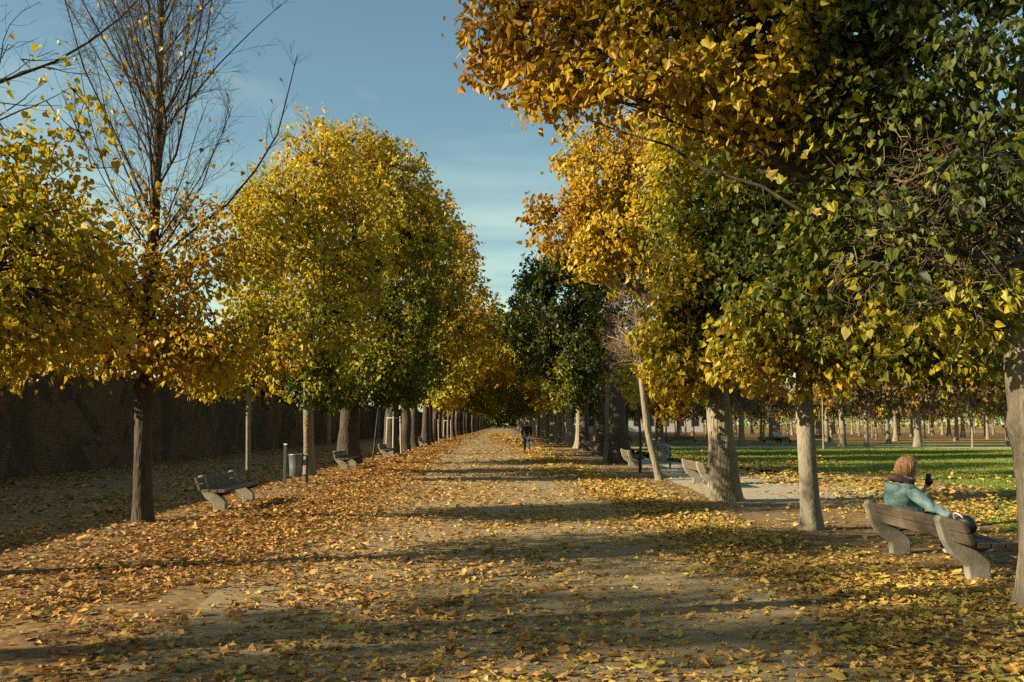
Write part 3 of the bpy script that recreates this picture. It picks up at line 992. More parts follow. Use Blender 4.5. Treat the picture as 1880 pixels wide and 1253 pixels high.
def R0_extra(mb_b, mb_l, P, r, g):
    bb = G(1916, 1120)
    # the heavy bough that crosses over the path and the lit knotted bough
    def bough(pts, r0, r1, sides=9, k=22):
        Q = np.array([W(*p) for p in pts]) - bb
        L = np.concatenate([[0], np.cumsum(np.linalg.norm(np.diff(Q, axis=0), axis=1))])
        s = np.linspace(0, L[-1], k)
        B = np.stack([np.interp(s, L, Q[:, i]) for i in range(3)], 1)
        for _ in range(4): B[1:-1] = (B[:-2] + B[2:] + 2 * B[1:-1]) / 4
        B[1:] += g.normal(size=(k - 1, 3)) * .012
        tubes(mb_b, B[None], np.linspace(r0, r1, k)[None], sides)
        return B[None], np.linspace(r0, r1, k)[None]
    bs = [bough([(1860, 520, 8.4), (1760, 330, 8.5), (1660, 150, 8.7), (1600, 60, 8.8)], .15, .10),
          bough([(1640, 120, 8.7), (1500, 70, 8.8), (1320, 80, 9.0), (1200, 50, 9.2), (1050, 90, 9.3), (960, 110, 9.3)], .085, .012),
          bough([(1600, 60, 8.8), (1560, -120, 9.0), (1500, -300, 9.2)], .09, .03),
          bough([(1880, 200, 7.9), (1800, 250, 7.8), (1740, 300, 7.8), (1680, 330, 7.7)], .05, .03),
          bough([(1880, 480, 8.0), (1790, 470, 7.7), (1700, 430, 7.6), (1620, 420, 7.5)], .035, .012),
          bough([(1860, 600, 8.0), (1760, 560, 7.6), (1660, 560, 7.5)], .03, .010)]
    for B, RR in bs:
        grow(mb_b, B, RR, (14, 5), (.8, .35), (55, 50), (.0, -.02), 2, g, sides=(4, 3), k=(6, 4), min_r=.0025)
    mt_ = MB()
    for (px, py, d, rx, rz, ry, n) in ((1690, 330, 8.0, 100, 110, .5, 80), (1620, 480, 8.3, 110, 100, .5, 95), (1760, 470, 7.8, 110, 90, .5, 90), (1560, 560, 8.5, 90, 60, .5, 60)):
        c = W(px, py, d) - bb; m = d / F_PX
        T = tangle(c, np.array([rx * m, ry, rz * m]), n, g, .5)
        tubes(mt_, T, np.linspace(.0058, .0025, 7)[None].repeat(n, 0) * g.uniform(.5, 1.3, (n, 1)), 4)
    R0_tangle.append(mt_)


r0_tree = make_tree('avenue_tree', b, lp(b, (1902, 900, 8.3), (1888, 760, 8.3), (1868, 600, 8.4), (1880, 380, 8.5), (1900, 100, 8.6), (1900, -300, 8.8)), [.17, .15, .155, .15, .15, .12, .05],
          [lobe(1000, 60, 9.4, 120, 105, .8, .62, .75), lobe(905, 70, 9.4, 60, 90, .5, .66, .55), lobe(1010, 165, 9.2, 75, 50, .5, .55, .6), lobe(1180, 130, 8.7, 150, 60, .35, .58, .8), lobe(1370, 150, 8.6, 170, 90, .4, .55, .9), lobe(1540, 200, 8.6, 110, 120, .4, .34, .5), lobe(1690, 400, 7.6, 120, 130, .3, .34, .12), lobe(1180, 60, 9.3, 130, 120, .9, .55, .8),
           lobe(1180, -60, 9.6, 250, 90, 1.2, .58, .8), lobe(1390, 60, 9.2, 150, 140, 1.1, .58, 1.1), lobe(1560, 90, 9.3, 150, 150, 1.2, .30, 1.1), lobe(1500, -150, 9.6, 350, 120, 1.6, .5, .8),
           lobe(1800, 80, 7.6, 130, 110, .8, .23, .35), lobe(1810, 330, 7.4, 90, 120, .6, .27, .42), lobe(1780, 420, 8.8, 130, 150, .8, .2, .5), lobe(1700, 200, 8.6, 130, 130, 1.2, .26, .5), lobe(1640, 420, 8.2, 150, 140, .7, .28, .26), lobe(1560, 480, 9.0, 150, 140, .8, .26, .5),
           lobe(1720, 560, 8.2, 160, 70, .8, .42, .5), lobe(1870, 560, 8.8, 80, 70, .8, .25, .5), lobe(1850, -150, 8.5, 250, 150, 1.5, .3, .8), lobe(1380, 200, 9.6, 140, 80, .9, .5, .7),
           lobe(1520, 260, 9.8, 150, 110, .8, .3, .55)],
          'rough trunked near tree with green leaves and a golden bough over the path', group='avenue trees', leaf=.070, shape=HEART, per=6, seed=51, limbs_per=2, limb_lo=.4,
          dens=.72, extra=R0_extra, rough=.08, flare=1.5, gap=-.75, knobs=((1.62, 3.4, .30), (1.25, 3.2, .12)), sprig=.17, twig_frac=.45, twig_r=.004, trunk_sides=28, limb_r=.14)

link('twig_tangle', R0_tangle[0].mesh('twig_tangle'), M['limb_pale'], r0_tree)
b = G(1491, 972)
make_tree('avenue_tree', b, lp(b, (1483, 860, 14.4), (1475, 720, 14.4), (1478, 600, 14.5), (1500, 400, 14.6), (1520, 150, 14.8)), [.155, .14, .13, .13, .09, .03],
          [lobe(1480, 420, 14.8, 150, 140, 1.4, .2, .9), lobe(1600, 480, 14.5, 150, 160, 1.4, .2, .9), lobe(1420, 590, 14.2, 110, 85, .9, .35, 1.0), lobe(1560, 620, 14.0, 150, 70, 1.0, .32, 1.0),
           lobe(1730, 620, 13.5, 170, 60, 1.0, .32, 1.0), lobe(1500, 680, 13.6, 170, 26, .5, .42, .5), lobe(1760, 665, 13, 130, 24, .5, .4, .5), lobe(1480, 250, 15, 200, 120, 1.6, .34, .8), lobe(1400, 670, 14.0, 75, 30, .5, .5, .8), lobe(1700, 400, 15, 180, 160, 1.5, .18, .9), lobe(1820, 520, 15, 130, 150, 1.4, .2, .9)],
          'green tree with a smooth pale grey trunk beside the occupied bench', group='avenue trees', leaf=.098, shape=HEART, per=7, seed=53, limbs_per=3, limb_lo=.45, dens=.75, bark=M['bark_pale'], flare=1.35, rough=.05, gap=-.85)

b = G(1335, 920)
make_tree('avenue_tree', b, lp(b, (1328, 840, 19.6), (1318, 730, 19.6), (1312, 640, 19.6), (1320, 450, 19.8), (1330, 200, 20)), [.285, .26, .24, .235, .17, .05],
          [lobe(1310, 580, 19.2, 90, 115, 1.2, .36, 1.1), lobe(1225, 630, 18.7, 44, 92, .7, .56, 1.3), lobe(1270, 655, 18.4, 56, 60, .6, .56, 1.2), lobe(1265, 540, 19.0, 50, 80, .8, .50, 1.0), lobe(1290, 400, 20.2, 90, 110, 1.4, .36, 1.0), lobe(1380, 470, 20, 90, 150, 1.4, .22, 1.0),
           lobe(1270, 280, 20.6, 80, 80, 1.3, .48, .9), lobe(1370, 280, 20.6, 110, 100, 1.4, .4, .9), lobe(1290, 670, 19.2, 60, 36, .7, .45, .8), lobe(1370, 650, 19.4, 70, 45, .9, .3, 1.0), lobe(1300, 180, 21, 120, 70, 1.3, .55, .8)],
          'tree with a stout ridged trunk and bright yellow curtain of leaves', group='avenue trees', leaf=.108, shape=HEART, per=8, seed=55, limbs_per=3, limb_lo=.5, dens=.8, flare=1.22, rough=.07, trunk_sides=26, gap=-.9, knobs=((1.1, 3.0, .12),))

# golden tree hidden behind it, leaning over the path
b = np.array([5.85, 25.5, 0])


def gold_extra(mb_b, mb_l, P, r, g):
    bb = np.array([5.85, 25.5, 0])
    Q = np.array([W(1290, 640, 25.5), W(1230, 575, 25.6), W(1170, 530, 25.8), W(1100, 490, 26), W(1060, 470, 26.2)]) - bb
    tubes(mb_b, wobble(Q[None], .03, 3), np.array([[.2, .17, .12, .08, .04]]), 8)


make_tree('avenue_tree', b, lp(b, (1318, 700, 25.5), (1290, 600, 25.5), (1200, 480, 25.8), (1150, 300, 26.2)), [.26, .22, .2, .12, .03],
          [lobe(1100, 330, 26.5, 70, 80, 1.5, .60), lobe(1130, 430, 26, 85, 85, 1.6, .57), lobe(1040, 410, 26.8, 65, 55, 1.2, .64, .9), lobe(1150, 250, 26.5, 75, 65, 1.4, .64, .9), lobe(1190, 350, 26, 60, 90, 1.4, .58),
           lobe(1195, 490, 25.6, 40, 50, .8, .58, .7), lobe(985, 395, 27, 26, 25, .6, .68, .8), lobe(1060, 270, 26.8, 36, 50, .9, .65, .5), lobe(1090, 470, 26.2, 60, 35, 1.0, .64, .8), lobe(1230, 430, 26, 50, 70, 1.0, .58, .8)],
          'golden orange crowned tree on a dark bough leaning over the path', group='avenue trees', leaf=.118, shape=HEART, per=8, seed=57, limbs_per=4, limb_lo=.45, dens=.62, gap=-.7, extra=gold_extra, bark=M['bark_dark'])

# leaning thin tree with bare brown twigs
b = G(1211, 882)


def lean_extra(mb_b, mb_l, P, r, g):
    i0 = int(len(P) * .42)
    lv = grow(mb_b, P[i0:][None], r[i0:][None], (46, 12, 5), (2.1, .75, .3), (62, 48, 40), (.03, .0, -.02), 3, g, tmin=.02, min_r=.0042, r_ratio=.6)
    e = lv[2][:, -1]; w = g.uniform(size=len(e)) < .42; e = e[w]; n = len(e)
    leaves(mb_l, e, nrm(g.normal(size=(n, 3))), nrm(g.normal(size=(n, 3)) + [0, 0, -1]), np.full(n, .075), np.clip(g.normal(.95, .06, n), 0, 1), DIAMOND)


make_tree('young_tree', b, lp(b, (1190, 800, 27.2), (1176, 690, 27.4), (1168, 560, 27.8), (1160, 440, 28.0), (1158, 400, 28.0)), [.105, .092, .08, .06, .028, .012], [],
          'leaning slender tree with bare reddish brown twigs beside the path', 'young tree', group='avenue trees', seed=59, bark=M['bark'], limb=M['bark_twig'], extra=lean_extra, flare=1.25, rough=.04)

# dark green mass beyond
for (bx, by, lobes_, lab, sd_, hl) in (
    (4.9, 38.8, [lobe(1130, 560, 40, 50, 110, 1.8, .20), lobe(1170, 640, 40, 45, 70, 1.5, .3, .6), lobe(1100, 470, 41, 60, 70, 1.8, .25), lobe(1150, 420, 41, 60, 60, 1.8, .4)], 'dark green tree with a thick trunk behind the leaning slender tree', 61, 9.5),
    (4.9, 47.0, [lobe(1040, 540, 46, 75, 80, 2.4, .16), lobe(1000, 620, 47, 62, 80, 2.4, .16), lobe(1070, 640, 46, 50, 95, 2.2, .12), lobe(990, 510, 47, 35, 40, 1.6, .25), lobe(1050, 470, 48, 60, 50, 1.8, .28), lobe(1035, 700, 45, 18, 50, .8, .38)],
     'dense dark green tree shading the avenue ahead of the walking person', 63, 10.5),
    (4.9, 56.0, [lobe(975, 570, 57, 42, 70, 2.2, .28), lobe(970, 650, 57, 40, 45, 2.2, .42), lobe(1030, 640, 56, 50, 90, 2.2, .22), lobe(1040, 720, 56, 40, 40, 1.8, .3)], 'green brown tree whose crown meets the sky gap above the avenue', 65, 10)):
    b = np.array([bx, by, 0])
    make_tree('avenue_tree', b, straight(hl, 7, (-.5, 0), .08, sd_), np.linspace(.42 if sd_ == 61 else .33, .05, 7), lobes_, lab, group='avenue trees', leaf=.16, per=9, seed=sd_, limbs_per=3, dens=.8, limb_lo=.36, bark=M['bark_dark'], rough=.09)

# ------------------------------------------------------------------ trees standing beside and behind the camera on the left: their shade falls on the path
SHADE = [(-6.5, 6.0, 71), (-6.3, -2.6, 72), (-6.3, -9.0, 73)]
for (bx, by, sd_) in SHADE:
    b = np.array([bx, by, 0])
    gg = np.random.default_rng(sd_)
    lb = [wl(bx + gg.normal() * .9, by + gg.normal() * 1.2, z, 2.0, 2.6, 1.2, .52, .95) for z in ((9.9, 11.0, 12.4) if by > 0 else (7.6, 8.8, 10.0, 11.2, 12.4))]  # unseen crowns, height and spread shaped to shade the right canopy
    make_tree('avenue_tree', b, straight(13, 8, (0, 0), .07, sd_), np.linspace(.2, .03, 8), lb, 'yellow avenue tree beside the viewer, outside the picture', group='avenue trees nearest the viewer', leaf=.1, per=8, seed=sd_, limbs_per=4, limb_lo=.3, dens=.6, gap=-.35)

for (bx, by, sd_) in ((-19.5, -8.5, 171), (-20.0, -3.0, 172), (-19.2, 2.4, 173)):
    b = np.array([bx, by, 0])
    gg = np.random.default_rng(sd_)
    lb = [wl(bx + gg.normal() * .9, by + gg.normal() * 1.0, z, 2.0, 2.5, 1.0, .52, .62) for z in (7.5, 8.6, 9.8, 11.0)]
    make_tree('avenue_tree', b, straight(11, 7, (0, 0), .07, sd_), np.linspace(.24, .03, 7), lb, 'yellow tree beyond the wall, outside the picture, shading the near path', group='trees beyond the wall', leaf=.11, per=9, seed=sd_, limbs_per=4, limb_lo=.5, dens=.62, gap=-.1)

# ------------------------------------------------------------------ far avenue trees, copies of a few kinds
print('far rows')


def avenue_kind(side, seed, hue, hue2, closed):
    """side: -1 left of the path, +1 right; crown clipped on the path side and arching over it"""
    s = -side
    lb = [wl(0, 0, 5.3, 2.1, 2.8, 2.0, hue, .9), wl(-s * 1.2, .3, 6.2, 2.2, 2.6, 2.2, hue, .8), wl(s * 1.3, 0, 7.2, 2.0, 2.7, 1.9, (hue + hue2) / 2, .9),
          wl(s * 1.0, .2, 4.5, 1.1, 2.7, 1.3, hue2, .9), wl(0, 0, 8.3, 2.2, 2.6, 1.7, hue2, .8)]
    if closed: lb += [wl(s * 4.0, 0, 7.6, 2.6, 3.2, 1.7, hue2, .9), wl(s * 2.6, .3, 6.3, 1.2, 2.8, 1.4, hue2, .9), wl(s * 5.2, 0, 8.4, 1.6, 3.2, 1.3, hue, .8)]
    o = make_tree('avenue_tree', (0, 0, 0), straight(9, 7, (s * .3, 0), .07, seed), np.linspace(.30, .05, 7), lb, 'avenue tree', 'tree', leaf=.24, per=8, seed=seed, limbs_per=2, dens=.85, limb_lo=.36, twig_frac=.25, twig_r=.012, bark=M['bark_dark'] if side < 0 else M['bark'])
    return o


kinds = {}
for side in (-1, 1):
    kinds[side] = [avenue_kind(side, 81 + side, .46, .56, False), avenue_kind(side, 84 + side, .40, .54, True), avenue_kind(side, 87 + side, .18, .30, True), avenue_kind(side, 90 + side, .55, .50, True)]
used = set()
FAR = {-1: [], 1: []}
order = {-1: [0, 0, 0, 1, 3, 3, 2, 2, 2, 2, 2, 2], 1: [0, 2, 0, 3, 3, 1, 2, 2, 2, 2, 2, 2]}  # dark green kind repeated far off: tunnel shade put into the leaf colour
ordin = ['first', 'second', 'third', 'fourth', 'fifth', 'sixth', 'seventh', 'eighth', 'ninth', 'tenth', 'eleventh', 'twelfth']
gg = np.random.default_rng(9)
for side in (-1, 1):
    y = 64.0 if side < 0 else 62.5
    for i in range(44):
        x = (-6.1 if side < 0 else 4.9) + gg.normal() * .15
        kidx = order[side][i] if i < 12 else 2
        if i < 4: kidx = 0 if i < 3 and side < 0 else order[side][i]
        src = kinds[side][kidx]
        first = (side, kidx) not in used
        o = src if first else copy_tree(src)
        used.add((side, kidx))
        o.location = (x, y, 0); o.rotation_euler = (0, 0, gg.normal() * .12)
        sc = gg.uniform(.92, 1.08) * (1 if y < 90 else 1.08)
        o.scale = (sc, sc * gg.choice([-1, 1]) if False else sc, sc)
        row = 'wall side row' if side < 0 else 'lawn side row'
        if i < 8:
            o['label'] = f'{ordin[i]} distant arching tree in the {row} past the big crowns'
            o['group'] = 'distant avenue trees'
        else:
            o['label'] = f'far tree of the {row} forming the leafy tunnel'
            o['group'] = f'tunnel trees of the {row}'
        o['category'] = 'tree'
        y += gg.uniform(5.4, 6.6)

# ------------------------------------------------------------------ grove of clipped trees beyond the lawn
print('grove')


def grove_kind(seed, hue, w, z0, z1, trunk_r, twiggy, dens):
    g = np.random.default_rng(seed)
    zc = (z0 + z1) / 2; hh = (z1 - z0) / 2
    lb = [wl(0, 0, zc, w * .8, w * .8, hh, hue, dens)]
    for _ in range(7):
        a = g.uniform(0, 6.28)
        lb.append(wl(math.cos(a) * w * .5, math.sin(a) * w * .5, zc + g.uniform(-.5, .5) * hh, w * .5, w * .5, hh * .55, hue + g.normal() * .12, dens))

    def ex(mb_b, mb_l, P, r, g):
        i0 = int(len(P) * .42)
        grow(mb_b, P[i0:][None], r[i0:][None], (twiggy, 8, 4), (w * 1.15, .9, .5), (62, 45, 40), (.03, .02, 0), 3, g, min_r=.011, tmin=.02)
    return make_tree('clipped_tree', (0, 0, 0), straight(z1 * .92, 6, (0, 0), .05, seed), np.linspace(trunk_r, .04, 6), lb, 'clipped tree', 'tree', leaf=.2, per=7, seed=seed, limbs_per=2, limb_lo=.4, twig_frac=.2, twig_r=.012,
                     bark=M['bark'], limb=M['bark_twig'], extra=ex, flare=1.3, gap=-.4, hue_sd=.07)


gk = [grove_kind(111, 1.0, 2.5, 2.1, 5.6, .23, 44, .20), grove_kind(113, .97, 2.4, 2.2, 5.4, .15, 38, .30), grove_kind(115, .36, 2.6, 2.2, 6.0, .18, 30, .32), grove_kind(117, .96, 1.7, 2.0, 5.0, .075, 28, .30)]
gused = set()
gg = np.random.default_rng(12)
desc = ['stout trunk and mostly bare brown twiggy crown', 'pale trunk and rusty brown clipped crown', 'dull green clipped crown', 'thin pale trunk and small rusty crown']
front = [(8.4, 75, 1), (10.3, 66.5, 0), (13.3, 79, 1), (16.9, 66, 0), (20.2, 72, 3), (23.9, 65.5, 0), (25.5, 65.3, 1), (29.0, 65, 0), (32.6, 64.5, 3), (36, 66, 2), (12.6, 72, 3), (26.8, 77, 2), (31.5, 76, 2), (34.5, 77, 1), (22.2, 80, 1), (18.4, 84, 2)]
spots = [(x, y, k, True) for x, y, k in front]
for row in range(9):
    yr = 88 + row * 9.5
    for xx in np.arange(8.8 + (row % 2) * 2.5, .58 * yr + 4, 5.6 if row < 5 else 7.5):
        spots.append((xx + gg.normal() * .5, yr + gg.normal() * .8, int(gg.choice([0, 1, 1, 2, 2, 3])), False))
seen_lab = {}
nearby = ['beside the gravel walk beyond the lawn', 'at the far edge of the lawn']
for i, (x, y, k, fr) in enumerate(spots):
    o = gk[k] if k not in gused else copy_tree(gk[k])
    gused.add(k)
    o.location = (x, y, 0); o.rotation_euler = (0, 0, gg.uniform(0, 6.28))
    s = gg.uniform(.95, 1.15); o.scale = (s, s, s * gg.uniform(1.0, 1.15))
    if fr:
        nth = ordin[sorted([q[0] for q in spots if q[3] and q[2] == k]).index(x)]
        kind_word = ['bare twiggy', 'rusty brown', 'dull green', 'thin small'][k]
        o['label'] = f'{nth} {kind_word} clipped tree beyond the lawn, counted from the avenue'
        o['group'] = 'clipped trees beyond the lawn'
    else:
        o['label'] = f'grove tree deep behind the lawn with {desc[k]}'
        o['group'] = f'deep grove trees, {desc[k]}'
    o['category'] = 'tree'

# ------------------------------------------------------------------ far tree belt behind everything (reads as one mass)
mb_l = MB()
g = np.random.default_rng(77)
n = 30000
side = g.uniform(-1, 1, n)
xx = np.where(side < -.4, g.uniform(-150, 14, n), g.uniform(9, 260, n)); yy = np.where(side < -.4, g.uniform(345, 370, n), g.uniform(215, 330, n))
k_ = 9000
xx[:k_] = g.uniform(-16, 16, k_); yy[:k_] = g.uniform(322, 345, k_)
hgt = 8.0 + 2.2 * Noise(78, .11)(np.stack([xx, yy, 0 * xx], -1))
zz = .4 + (hgt - .4) * g.uniform(0, 1, n) ** .8
leaves(mb_l, np.stack([xx, yy, zz], -1), nrm(g.normal(size=(n, 3)) + [0, -.6, .3]), nrm(g.normal(size=(n, 3)) + [0, 0, -.5]), g.uniform(.6, 1.2, n), np.clip(np.where(np.arange(n) < k_, .12, .36) + .2 * Noise(79, .12)(np.stack([xx, yy, zz], -1)) + g.normal(size=n) * .12, 0, 1))  # avenue-end leaves hued darker, standing in for shade under the arch
tag(link('woods', mb_l.mesh('woods'), M['leaf']), 'distant belt of autumn woodland behind the grove', 'woods', kind='stuff')
# ------------------------------------------------------------------ benches
print('furniture')
PROF = [(-.115, -.03), (.115, -.03), (.118, .17), (.09, .21), (-.07, .345), (-.16, .385), (-.225, .43), (-.262, .50), (-.305, .63), (-.335, .665), (-.40, .672), (-.43, .625), (-.37, .405), (-.29, .262), (-.125, .13)]


def make_bench(loc, label, mirror=False, planks=True, group='concrete and plank benches'):
    root = empty('park_bench', loc, math.pi if mirror else 0, label, 'bench', group)
    for y in (-.975, .975):
        prism('support', PROF, y - .065, y + .065, M['concrete'], root, .016)
    rot = Matrix.Rotation(R(-19), 3, 'Y')
    class Q:  # tiny adaptor for the box builder
        def __init__(s, m): s.m = m
        def to_matrix(s): return s.m
    bk = bpy.data.objects.new('backrest', None); COL.objects.link(bk); bk.parent = root
    for (x, z) in ((-.318, .585), (-.272, .462)):
        build_box_bevel('plank', (x, -.22, z), (.045, 2.42, .118), M['wood'], bk, .008, Q(rot))
    st = bpy.data.objects.new('seat', None); COL.objects.link(st); st.parent = root
    for (x, z) in ((-.145, .405), (.005, .395), (.150, .40)):
        build_box_bevel('plank', (x, -.22, z), (.128, 2.42, .055), M['wood'], st, .008)
    for y in (-.975, .975):
        prism('bracket', [(-.10, .352), (.0, .27), (.19, .33), (.19, .366), (-.10, .372)], y - .03, y + .03, M['black_plastic'], root, .004)
    return root


bench_w = make_bench((5.06, 11.0, 0), 'weathered plank bench on concrete feet where the woman in teal sits')
bench_specs = [
    (G(1290, 895) + np.array([.25, .9, 0]), False, 'concrete footed bench half hidden behind the stout ridged trunk'),
    (np.array([5.0, 35.5, 0]), False, 'shaded bench beside the leaning slender tree and dark bin'),
    (np.array([5.0, 50.0, 0]), False, 'pale ended bench under the dark green trees, past the thick trunk'),
    (G(400, 938) + np.array([.05, .95, 0]), False, 'bench in the leaf litter before the pale slender tree, planks dark'),
    (np.array([-5.65, 46.0, 0]), False, 'bench in front of the sapling with three wooden stakes'),
    (np.array([-5.7, 34.5, 0]), False, 'dark bench standing against the big thick dark trunk'),
    (np.array([-5.6, 66.0, 0]), False, 'small distant bench beside the second staked sapling'),
    (np.array([-5.6, 84.0, 0]), False, 'distant bench under the first yellow arch of the avenue'),
]
for p, mir, lab in bench_specs:
    o = copy_tree(bench_w); o.location = (p[0], p[1], 0); o['label'] = lab

# benches across the lawn, seen from behind/front: same kind turned to face the lawn
far_bench = [((19.9, 70.5), 'bench across the lawn with a seated person'), ((12.9, 71.5), 'empty bench across the lawn close to the stout clipped tree'), ((8.3, 74.0), 'empty bench across the lawn seen beside the ridged trunk'), ((27.0, 82.0), 'dark bench in the grove shade behind the lawn')]
for (x, y), lab in far_bench:
    o = copy_tree(bench_w); o.location = (x + .9, y, 0); o.rotation_euler = (0, 0, R(-90)); o['label'] = lab; o['group'] = 'benches across the lawn'


# ------------------------------------------------------------------ litter bins
def lathe(mb, prof, n=28, c=(0, 0)):
    a = np.linspace(0, 2 * math.pi, n, endpoint=False)
    V = np.array([[c[0] + r * math.cos(t), c[1] + r * math.sin(t), z] for r, z in prof for t in a])
    K = len(prof); idx = np.arange(K * n).reshape(K, n)
    A = idx[:-1]; B = np.roll(A, -1, 1); D = idx[1:]; C = np.roll(D, -1, 1)
    mb.add(V, np.stack([A, B, C, D], -1).reshape(-1, 4), 0, True)


def make_bin(loc, rz, label, lid=False):
    root = empty('litter_bin', loc, rz, label, 'bin', 'litter bins')
    mb = MB()
    lathe(mb, [(.0, .22), (.165, .22), (.17, .225), (.185, .50), (.20, .79), (.208, .80), (.208, .825), (.195, .825), (.19, .79), (.18, .5), (.16, .24), (0, .24)])
    link('bucket', mb.mesh('bucket'), M['zinc'], root)
    build_box_bevel('post', (-.30, 0, .52), (.075, .05, 1.10), M['post_green'], root, .008)
    build_box_bevel('post', (.30, 0, .40), (.06, .05, .86), M['post_green'], root, .008)
    build_box_bevel('post_cap', (-.30, 0, 1.085), (.085, .06, .035), M['white_plastic'], root, .006)
    for z in (.78, .26):
        build_box_bevel('hanger_bar', (-.235, 0, z), (.07, .03, .03), M['zinc'], root, .004)
        build_box_bevel('hanger_bar', (.235, 0, z), (.08, .03, .03), M['zinc'], root, .004)
    build_box_bevel('ashtray', (.235, -.05, .60), (.10, .06, .15), M['zinc'], root, .008)
    if lid:
        mb = MB(); lathe(mb, [(.215, .83), (.23, .84), (.23, .86), (.15, .93), (.0, .95)]); link('lid', mb.mesh('lid'), M['zinc'], root)
    return root


p = G(522, 890)
make_bin((p[0] + .31, p[1], 0), 0, 'grey metal litter bin hung between two posts beside the medium tree')
p = G(1216, 862)
make_bin((p[0], p[1], 0), .2, 'dark lidded litter bin behind the leaning slender trunk', True)


# ------------------------------------------------------------------ staked saplings
def make_sapling(loc, seed, label):
    g = np.random.default_rng(seed)
    bx, by = loc
    root = make_tree('young_tree', (bx, by, 0), straight(4.6, 6, (.05, 0), .03, seed), np.linspace(.04, .01, 6), [wl(bx, by, 3.6, .7, .7, 1.0, .6, .35), wl(bx + .1, by, 4.4, .5, .5, .6, .64, .3)], label, 'young tree', 'staked saplings',
                     leaf=.11, per=6, seed=seed, limbs_per=5, limb_lo=.45, bark=M['bark_pale'], flare=1.05)
    st = empty('tree_stake_frame', (bx, by, 0), 0, label.replace('young tree held by three pale stakes', 'pale three legged stake frame round a young tree'), 'tree stakes', 'sapling stake frames')
    R_, H = .42, 2.02
    P = []
    for i in range(3):
        a = i * 2.094 + .6
        P.append((math.cos(a), math.sin(a)))
        mb = MB()
        q = np.array([[P[i][0] * R_ * 1.12, P[i][1] * R_ * 1.12, -.1], [P[i][0] * R_, P[i][1] * R_, 1], [P[i][0] * R_ * .9, P[i][1] * R_ * .9, H]])
        tubes(mb, q[None], np.array([[.045, .043, .04]]), 10, 0, True)
        link('stake', mb.mesh('stake'), M['stake_wood'], st)
    for i in range(3):
        a, b_ = P[i], P[(i + 1) % 3]
        mb = MB()
        q = np.array([[a[0] * R_ * .9, a[1] * R_ * .9, H - .08], [b_[0] * R_ * .9, b_[1] * R_ * .9, H - .08]])
        tubes(mb, q[None], np.array([[.028, .028]]), 8, 0, True)
        link('crossbar', mb.mesh('crossbar'), M['stake_wood'], st)
    return st


make_sapling((-5.75, 48.6), 201, 'young tree held by three pale stakes, beside the dark trunk and bench')
make_sapling((-5.8, 77.5), 203, 'young tree held by three pale stakes, farther along the wall row')
make_sapling((-5.7, 94.0), 205, 'young tree held by three pale stakes, smallest one down the avenue')
make_sapling((29.5, 97.0), 207, 'young tree held by three pale stakes, in the grove beyond the lawn')
# thin extra stems seen between the rows
for (p, hgt, r_, lean, lab, sd_, mt) in (
    (G(684, 846), 4.6, .045, (.5, 0), 'thin dark slanting sapling between the big trunk and the staked sapling', 221, 'bark_dark'),
    (G(1175, 868), 3.6, .05, (0, 0), 'thin straight stem beside the shaded bench', 222, 'bark_dark'),
    (G(1094, 820), 5.0, .06, (0, 0), 'thin pale straight stem among the dark trunks', 223, 'bark_pale'),
    (G(1022, 816), 5.2, .12, (-.4, 0), 'lit pale leaning stem past the walking person', 224, 'bark_pale'),
    (G(1036, 814), 5.2, .17, (-.1, 0), 'lit pale trunk just past the walking person', 225, 'bark'),
    (G(1113, 848), 6.0, .14, (.25, 0), 'slim dark trunk close to the thick dark one', 226, 'bark'),
    (G(1512, 826), 4.8, .06, (0, 0), 'slender pale stem at the lawn edge behind the smooth trunk', 227, 'bark_pale')):
    make_tree('young_tree', p, straight(hgt, 6, lean, .03, sd_), np.linspace(r_, r_ * .4, 6), [wl(p[0] + lean[0], p[1] + lean[1], hgt * .92, .8, .8, 1.0, .45 if mt != 'bark_pale' else .7, .5)], lab, 'young tree', 'slender stems', leaf=.13, per=6, seed=sd_, limbs_per=4,
              limb_lo=.5, bark=M[mt], flare=1.2)

# ------------------------------------------------------------------ distant building seen in slits between the trunks
root = empty('pale_building', (28, 190, 0), 0, 'long pale low building glimpsed between the trunks at the far end', 'building')
build_box_bevel('wall', (0, 0, 1.9), (24, 8, 3.8), simple('white_render', (.36, .33, .28), .8, var=.08), root, .02)
mb = MB(); mb.add([[-12.4, -4.4, 3.8], [12.4, -4.4, 3.8], [12.4, 0, 5.4], [-12.4, 0, 5.4], [12.4, 4.4, 3.8], [-12.4, 4.4, 3.8]], [[0, 1, 2, 3], [3, 2, 4, 5]])
link('roof', mb.mesh('roof'), M['tile'], root)
for i in range(8):
    build_box_bevel('window', (-10.5 + i * 3, -4.02, 1.9), (1.0, .08, 1.5), M['black_plastic'], root, .01)


